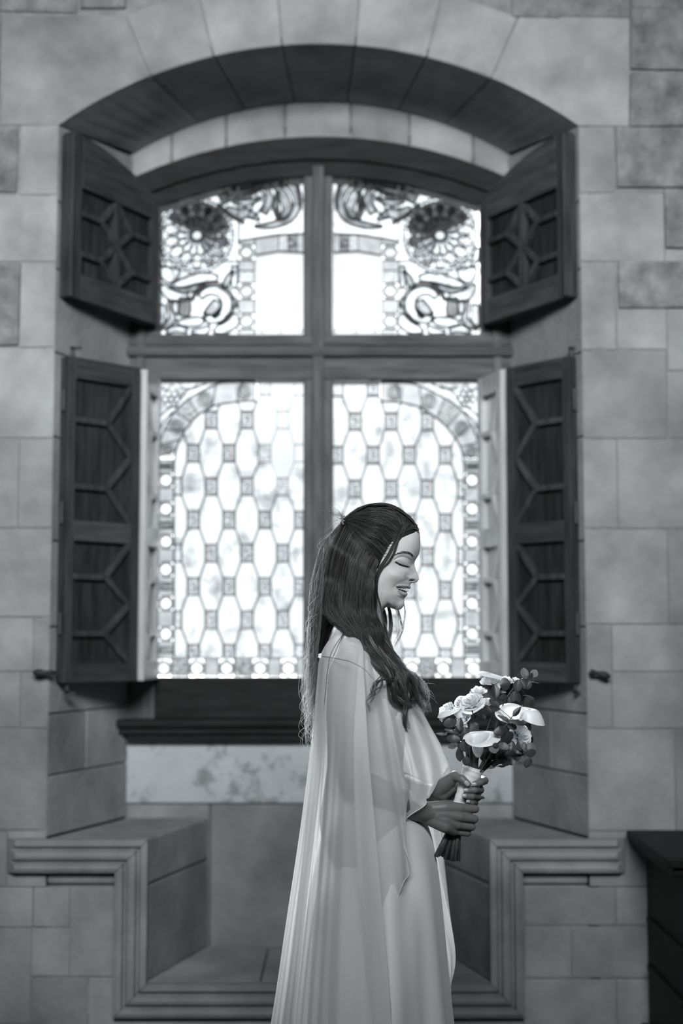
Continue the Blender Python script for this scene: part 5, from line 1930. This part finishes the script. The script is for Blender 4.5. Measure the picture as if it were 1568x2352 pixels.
# ------------------------------------------------------------------ bouquet
def petal_mat(name, g, transl, rough=.5, vein=0.0):
    m, nt, out = new_mat(name)
    L = nt.links.new
    b = nd(nt, 'ShaderNodeBsdfPrincipled', Roughness=rough)
    tc = nd(nt, 'ShaderNodeTexCoord')
    n = nd(nt, 'ShaderNodeTexNoise', Scale=60.0, Detail=4.0)
    L(tc.outputs['Object'], n.inputs['Vector'])
    oi = nd(nt, 'ShaderNodeObjectInfo')
    r = ramp(nt, n.outputs['Fac'], [(.3, g * (1 - vein)), (.7, g * (1 + vein * .5))])
    mr = nd(nt, 'ShaderNodeMapRange')
    mr.inputs['To Min'].default_value = 1 - vein
    mr.inputs['To Max'].default_value = 1 + vein
    L(oi.outputs['Random'], mr.inputs['Value'])
    mx0 = nd(nt, 'ShaderNodeMixRGB', _blend_type='MULTIPLY', Fac=1.0)
    L(r.outputs['Color'], mx0.inputs['Color1'])
    L(mr.outputs['Result'], mx0.inputs['Color2'])
    L(mx0.outputs['Color'], b.inputs['Base Color'])
    tl = nd(nt, 'ShaderNodeBsdfTranslucent')
    L(mx0.outputs['Color'], tl.inputs['Color'])
    mx = nd(nt, 'ShaderNodeMixShader', Fac=transl)
    L(b.outputs['BSDF'], mx.inputs[1])
    L(tl.outputs['BSDF'], mx.inputs[2])
    L(mx.outputs['Shader'], out.inputs['Surface'])
    return m


M['petal'] = petal_mat('white_petal', .86, .42, .5, .04)
M['calla'] = petal_mat('calla_spathe', .84, .35, .4, .03)
M['spadix'] = petal_mat('spadix', .45, .0, .7, .1)
M['leaf'] = petal_mat('eucalyptus_leaf', .042, .12, .45, .35)
M['leafpale'] = petal_mat('pale_eucalyptus_leaf', .12, .25, .5, .2)
M['stem'] = petal_mat('green_stem', .055, .0, .4, .35)
M['ribbon'] = cloth_mat('satin_ribbon', .66, .4, 0, .1, .2, .06)

AX = -.03
bq = empty('bridal_bouquet', Q(1085, 1790, AX))
tag(bq, 'bridal bouquet of white calla lilies, roses and eucalyptus held in both hands', 'bouquet')


def part_empty(name, loc):
    e = empty(name, (0, 0, 0), bq)
    e.location = Vector(loc) - bq.location
    return e


def tube(name, pts, rad, mat, parent, seg=12, cap=True):
    bm = bmesh.new()
    rings = []
    n = len(pts)
    for i in range(n):
        t = (pts[min(i + 1, n - 1)] - pts[max(i - 1, 0)]).normalized()
        s = t.cross(Vector((0, 1, 0)))
        if s.length < 1e-4:
            s = Vector((1, 0, 0))
        s.normalize()
        q = t.cross(s)
        rings.append([bm.verts.new(pts[i] + (s * math.cos(k * 2 * math.pi / seg) + q * math.sin(k * 2 * math.pi / seg)) * rad[i]) for k in range(seg)])
    for i in range(n - 1):
        for k in range(seg):
            bm.faces.new((rings[i][k], rings[i][(k + 1) % seg], rings[i + 1][(k + 1) % seg], rings[i + 1][k]))
    if cap:
        bm.faces.new(rings[0][::-1])
        bm.faces.new(rings[-1])
    return frombm(name, bm, mat, parent, True)


# ribbon-wrapped handle
axis = [(1087, 1763, 23.5), (1085.5, 1768, 23.5), (1081, 1780, 22), (1075, 1795, 19.5), (1068, 1812, 17.5), (1061, 1830, 15.5), (1054, 1848, 14.5), (1048, 1866, 15)]
axs = smooth_line(axis, 4)
tube('ribbon_wrap', [Q(u, v, AX) for u, v, r in axs], [r * PX * (1 + .03 * math.sin(i * 1.9)) for i, (u, v, r) in enumerate(axs)], M['ribbon'], bq, 28)
# stems under the hands
rs = random.Random(8)
for k in range(15):
    x = k / 14
    u1 = 1000 + 50 * x + rs.uniform(-3, 3)
    v1 = 1964 + 15 * x + rs.uniform(-2, 3)
    dd = rs.uniform(-.016, .014) - .008 * (k % 2)
    top = Q(1040 + 17 * x, 1880, AX + dd * .6)
    bot = Q(u1, v1, AX + dd * 1.5)
    midp = (top + bot) / 2 + Vector((rs.uniform(-.002, .002), 0, 0))
    r0 = rs.uniform(.0026, .0048)
    tube('cut_stem', [top, midp, bot], [r0, r0 * 1.02, r0 * 1.05], M['stem'], bq, 10)
# stems between the wrap and the flower heads
for u0, v0, u1, v1, d1, r in ((1076, 1768, 1070, 1700, -.02, 4), (1085, 1770, 1078, 1690, -.03, 4.5), (1090, 1772, 1092, 1732, -.045, 7), (1100, 1774, 1128, 1712, -.03, 5), (1104, 1772, 1150, 1700, -.02, 3.5), (1098, 1772, 1135, 1728, -.045, 5), (1105, 1774, 1165, 1722, -.01, 3), (1070, 1764, 1052, 1712, -.02, 3.5)):
    a, b = Q(u0, v0, AX), Q(u1, v1, d1)
    tube('flower_stem', [a, (a + b) / 2 + Vector((0, -.004, .002)), b], [r * PX] * 3, M['stem'], bq, 10)


def frame(zdir, tip):
    z = Vector(zdir).normalized()
    x = Vector(tip)
    x = (x - z * x.dot(z)).normalized()
    y = z.cross(x)
    return Matrix((x, y, z)).transposed()


def calla(base, zdir, tip, H=.07, R0=.0085, Rb=.018, Rt=.034, curl=.012, roll=1.0, rise=.3, stem=True):
    """a calla lily: rolled spathe, flaring to a pointed tip, with its spadix"""
    c = part_empty('calla_lily', base)
    F = frame(zdir, tip)
    NT, NP = 22, 44
    vs_, fs_ = [], []
    for i in range(NT):
        t = i / (NT - 1)
        for j in range(NP):
            ph = (-1 + 2 * j / (NP - 1)) * math.pi * 1.04
            front = ((1 + math.cos(ph)) / 2)
            pt = max(0, math.cos(ph / 2)) ** 10
            R = Rb + (Rt - Rb) * front ** 1.4 + .019 * pt
            zr = H * (1 + rise * front + .12 * pt)
            ov = .0022 * (ph / math.pi)
            r = R0 * (1 - .45 * (1 - min(1, t * 4)) ** 2) + (R - R0) * max(0, (t - .3) / .7) ** 2.0 + ov * t
            z = zr * t ** .85 - curl * max(0, (t - .62) / .38) ** 2.2 * (1.0 + .8 * front)
            p = F @ Vector((r * math.cos(ph), r * math.sin(ph) * roll, z))
            vs_.append(Vector(base) + p)
    for i in range(NT - 1):
        for j in range(NP - 1):
            fs_.append((i * NP + j, i * NP + j + 1, (i + 1) * NP + j + 1, (i + 1) * NP + j))
    pydata('spathe', vs_, fs_, M['calla'], c, True)
    tube('spadix', [Vector(base) + F @ Vector((0, 0, z)) for z in (.015, H * .35, H * .52, H * .56)], [.0032, .0034, .003, .001], M['spadix'], c, 10)


calla(Q(1098, 1736, -.075), (-.08, -.55, 1), (.95, -.25, .2), H=.056, R0=.0118, Rb=.030, Rt=.032, curl=.012, rise=.12)
calla(Q(1070, 1672, -.05), (-.55, -.1, 1), (-.75, .1, -.2), H=.062, R0=.008, Rb=.015, Rt=.026, curl=.016, rise=.15)
calla(Q(1140, 1590, -.02), (.05, -.1, 1), (-1, 0, .15), H=.042, R0=.008, Rb=.022, Rt=.034, curl=.010, rise=.28)
calla(Q(1196, 1672, -.07), (-.45, -.65, 1), (-.6, -.2, .8), H=.045, R0=.008, Rb=.024, Rt=.032, curl=.008, rise=.2)
calla(Q(1185, 1668, -.03), (.42, -.25, 1), (1, -.15, -.55), H=.055, R0=.008, Rb=.018, Rt=.038, curl=.024, rise=.2)


def rose(u, v, d, rp, facing=(0, -1, .4), layers=((3, .35, .25), (4, .55, .5), (5, .8, .8), (6, 1.0, 1.15)), seed=0, frill=0.0):
    """petals in cupped whorls; rp = radius in pixels"""
    r_ = random.Random(seed)
    c = Q(u, v, d)
    e = part_empty('rose', c)
    F = frame(facing, (1, .1, .2))
    S = rp * PX
    for li, (n, rad, opn) in enumerate(layers):
        for k in range(n):
            a0 = 2 * math.pi * k / n + li * .7 + r_.uniform(-.15, .15)
            wid = 2 * math.pi / n * .78 + .25
            NU, NV = 9, 8
            vs_, fs_ = [], []
            hgt = S * (1.15 - .13 * li) * r_.uniform(.93, 1.05)
            for i in range(NV):
                t = i / (NV - 1)
                for j in range(NU):
                    s = -1 + 2 * j / (NU - 1)
                    a = a0 + s * wid * .5 * (.55 + .45 * math.sin(min(1, t * 1.3) * math.pi / 2))
                    rr = S * (.12 + (rad - .12) * math.sin(t * math.pi / 2) ** .8) + S * .22 * opn * max(0, t - .65) ** 1.0 * 1.2
                    rr += .03 * S * s
                    z = hgt * (t ** 1.1) * (1 - .16 * s * s * t) - S * (.18 + .35 * opn) * max(0, t - .6) * opn
                    z += frill * S * math.sin(s * 9 + k) * t
                    z -= S * .5
                    p = F @ Vector((rr * math.cos(a), rr * math.sin(a), z))
                    vs_.append(c + p)
            for i in range(NV - 1):
                for j in range(NU - 1):
                    fs_.append((i * NU + j, i * NU + j + 1, (i + 1) * NU + j + 1, (i + 1) * NU + j))
            pydata('petal', vs_, fs_, M['petal'], e, True)
    # green calyx below
    for k in range(5):
        a = k * 1.2566
        p0, p1, p2 = [c + F @ Vector((q * S * math.cos(a), q * S * math.sin(a), z * S)) for q, z in ((.1, -.5), (.75, -.25), (1.0, .05))]
        tube('sepal', [p0, p1, p2], [.0022, .0018, .0004], M['stem'], e, 6)


big = ((3, .28, .1), (4, .5, .3), (5, .75, .6), (6, 1.0, 1.0), (6, 1.15, 1.3))
rose(1082, 1612, -.06, 25, (-.35, -.6, .75), big, 1)
rose(1058, 1610, -.04, 16, (-.5, -.5, .8), seed=2)
rose(1098, 1588, -.03, 19, (-.1, -.3, 1), seed=3)
rose(1119, 1612, -.06, 14, (.1, -.4, 1), seed=4)
rose(1124, 1562, -.03, 21, (-.2, -.35, 1), seed=5)
rose(1163, 1563, -.02, 16, (.2, -.2, 1), seed=6)
rose(1185, 1563, -.005, 12, (.4, -.2, 1), seed=7)
rose(1024, 1634, -.04, 22, (-.85, -.45, .5), seed=8, frill=.05)
rose(1064, 1646, -.055, 16, (-.5, -.7, .4), seed=9)
rose(1198, 1688, -.045, 24, (.5, -.75, .35), big, 10, .06)


def leaf_mesh(name, pointed):
    NU, NV = 7, 11
    vs_, fs_ = [], []
    for i in range(NV):
        t = i / (NV - 1)
        w = math.sin(math.pi * t ** (.8 if pointed else .95)) ** (.9 if pointed else .62)
        if i in (0, NV - 1):
            w = .03
        for j in range(NU):
            s = -1 + 2 * j / (NU - 1)
            y = .10 * s * s * w + .10 * (t - .5) ** 2 - (.03 if j == 3 else 0)
            vs_.append((s * w * .5, y, t - .5))
    for i in range(NV - 1):
        for j in range(NU - 1):
            fs_.append((i * NU + j, i * NU + j + 1, (i + 1) * NU + j + 1, (i + 1) * NU + j))
    me = bpy.data.meshes.new(name)
    me.from_pydata(vs_, [], fs_)
    me.polygons.foreach_set('use_smooth', [True] * len(me.polygons))
    return me


LEAF = {}
for pt in (0, 1):
    for pale in (0, 1):
        me = leaf_mesh('leaf', pt)
        me.materials.append(M['leafpale' if pale else 'leaf'])
        LEAF[pt, pale] = me


def sprig(stem_pts, leaves, r=.0013):
    """stem_pts in photo pixels with depth; leaves: crop x, y, half width, half height, turn, depth, pale, pointed"""
    w = [Q(*p) for p in smooth_line(stem_pts, 5)]
    e = part_empty('eucalyptus_sprig', w[0])
    tube('twig', w, list(np.linspace(r * 1.3, r * .6, len(w))), M['stem'], e, 7)
    for L_ in leaves:
        cx, cy, rx, ry, rot, d = L_[:6]
        pale = L_[6] if len(L_) > 6 else 0
        pt = L_[7] if len(L_) > 7 else 0
        u, v = 930 + .2296 * cx, 1480 + .2296 * cy
        p = Q(u, v, d)
        o = bpy.data.objects.new('leaf', LEAF[pt, pale])
        COL.objects.link(o)
        o.parent = e
        o.location = p - Vector(wmat(e).translation)
        o.scale = (rx * 2 * .2296 * PX, max(rx, ry) * 2 * .2296 * PX, ry * 2 * .2296 * PX)
        o.rotation_euler = (rs.uniform(-.45, .45), math.radians(rot), rs.uniform(-.5, .5))
        # petiole to the nearest twig point
        q = min(w, key=lambda a: (a - p).length)
        if (q - p).length > .004:
            tube('petiole', [q, (p + q) / 2 + Vector((0, 0, -.001)), p], [.0007, .0006, .0004], M['stem'], e, 5)


sprig([(1106, 1772, -.03), (1130, 1700, -.06), (1150, 1630, -.06), (1175, 1585, -.06), (1205, 1555, -.05), (1222, 1552, -.05)], [
    (1192, 292, 40, 62, -5, -.05, 1), (1290, 292, 40, 44, 35, -.05, 1), (1262, 315, 30, 28, 120, -.055), (1228, 405, 38, 50, 25, -.055), (1122, 415, 44, 64, 10, -.065), (1178, 395, 34, 58, -28, -.06),
    (1002, 397, 62, 55, 80, -.075), (898, 468, 44, 76, -8, -.085), (962, 474, 48, 20, 0, -.085), (1085, 520, 38, 52, 15, -.07), (1133, 530, 28, 56, -12, -.06), (985, 525, 46, 26, -10, -.085), (1290, 380, 50, 7, 4, -.05), (1215, 510, 40, 6, 4, -.055)])
sprig([(1104, 1772, -.04), (1120, 1720, -.08), (1150, 1680, -.11), (1170, 1655, -.115), (1185, 1630, -.12)], [
    (1122, 672, 30, 62, 42, -.125, 0, 1), (1010, 748, 95, 22, 28, -.11, 1, 1), (1130, 778, 85, 30, 12, -.118), (960, 862, 78, 48, -18, -.12), (1075, 815, 58, 42, 10, -.105), (1038, 930, 72, 58, -25, -.105), (890, 590, 62, 34, 35, -.075), (900, 645, 58, 36, 20, -.07)])
sprig([(1103, 1772, -.05), (1125, 1735, -.09), (1140, 1712, -.11)], [
    (890, 968, 62, 48, 0, -.11), (888, 1035, 50, 56, -20, -.12, 1), (982, 1015, 52, 38, 15, -.12, 1), (905, 1010, 30, 26, 0, -.125), (1065, 1012, 42, 52, 10, -.10), (870, 1120, 45, 40, 30, -.07), (790, 1110, 40, 60, 20, -.06)])
sprig([(1105, 1773, -.03), (1140, 1735, -.05), (1185, 1720, -.06), (1215, 1735, -.06)], [
    (1152, 1012, 46, 56, -15, -.075), (1192, 1018, 30, 42, 10, -.085, 1), (1262, 1022, 58, 44, 12, -.07, 1), (1258, 1088, 54, 44, -8, -.075), (1130, 1065, 50, 34, 15, -.07), (1122, 1122, 34, 46, 10, -.06), (1232, 1188, 40, 58, 22, -.065), (1178, 1112, 34, 28, 0, -.06, 1), (1055, 1165, 40, 48, -30, -.05),
    (985, 1090, 60, 50, 20, -.03), (940, 1150, 70, 50, -10, -.02), (1010, 1180, 60, 40, 10, -.01), (900, 1190, 60, 35, 0, -.01), (960, 1060, 60, 60, 0, -.02), (1040, 1080, 50, 60, 20, -.03), (860, 1235, 40, 14, 0, -.0, 1), (970, 1222, 40, 14, 5, .0)])
sprig([(1070, 1764, -.03), (1060, 1720, -.05), (1052, 1690, -.065), (1040, 1655, -.07)], [
    (452, 785, 66, 48, -12, -.075), (430, 745, 62, 30, -30, -.07), (553, 800, 40, 66, 8, -.07), (462, 868, 70, 24, 18, -.075), (368, 900, 62, 18, 6, -.07, 1, 1), (482, 942, 68, 42, 5, -.08), (606, 1010, 58, 66, 5, -.085), (482, 1015, 56, 34, -12, -.05, 1), (546, 1105, 36, 72, -12, -.075), (608, 1162, 38, 42, 0, -.085), (600, 885, 50, 60, 0, -.06), (560, 700, 50, 60, -20, -.03), (640, 820, 40, 70, 0, -.03), (515, 880, 40, 50, 20, -.06)])
# dark leaves in the heart of the bouquet
sprig([(1090, 1768, -.02), (1105, 1720, -.02), (1120, 1670, -.02), (1130, 1640, -.02)], [
    (rs.uniform(640, 1080), rs.uniform(600, 1120), rs.uniform(45, 65), rs.uniform(50, 70), rs.uniform(-60, 60), rs.uniform(-.035, .02)) for _ in range(26)])
sprig([(1095, 1770, -.01), (1140, 1700, .0), (1170, 1640, .0)], [
    (rs.uniform(750, 1250), rs.uniform(520, 1000), rs.uniform(45, 62), rs.uniform(50, 66), rs.uniform(-60, 60), rs.uniform(-.01, .04)) for _ in range(18)])
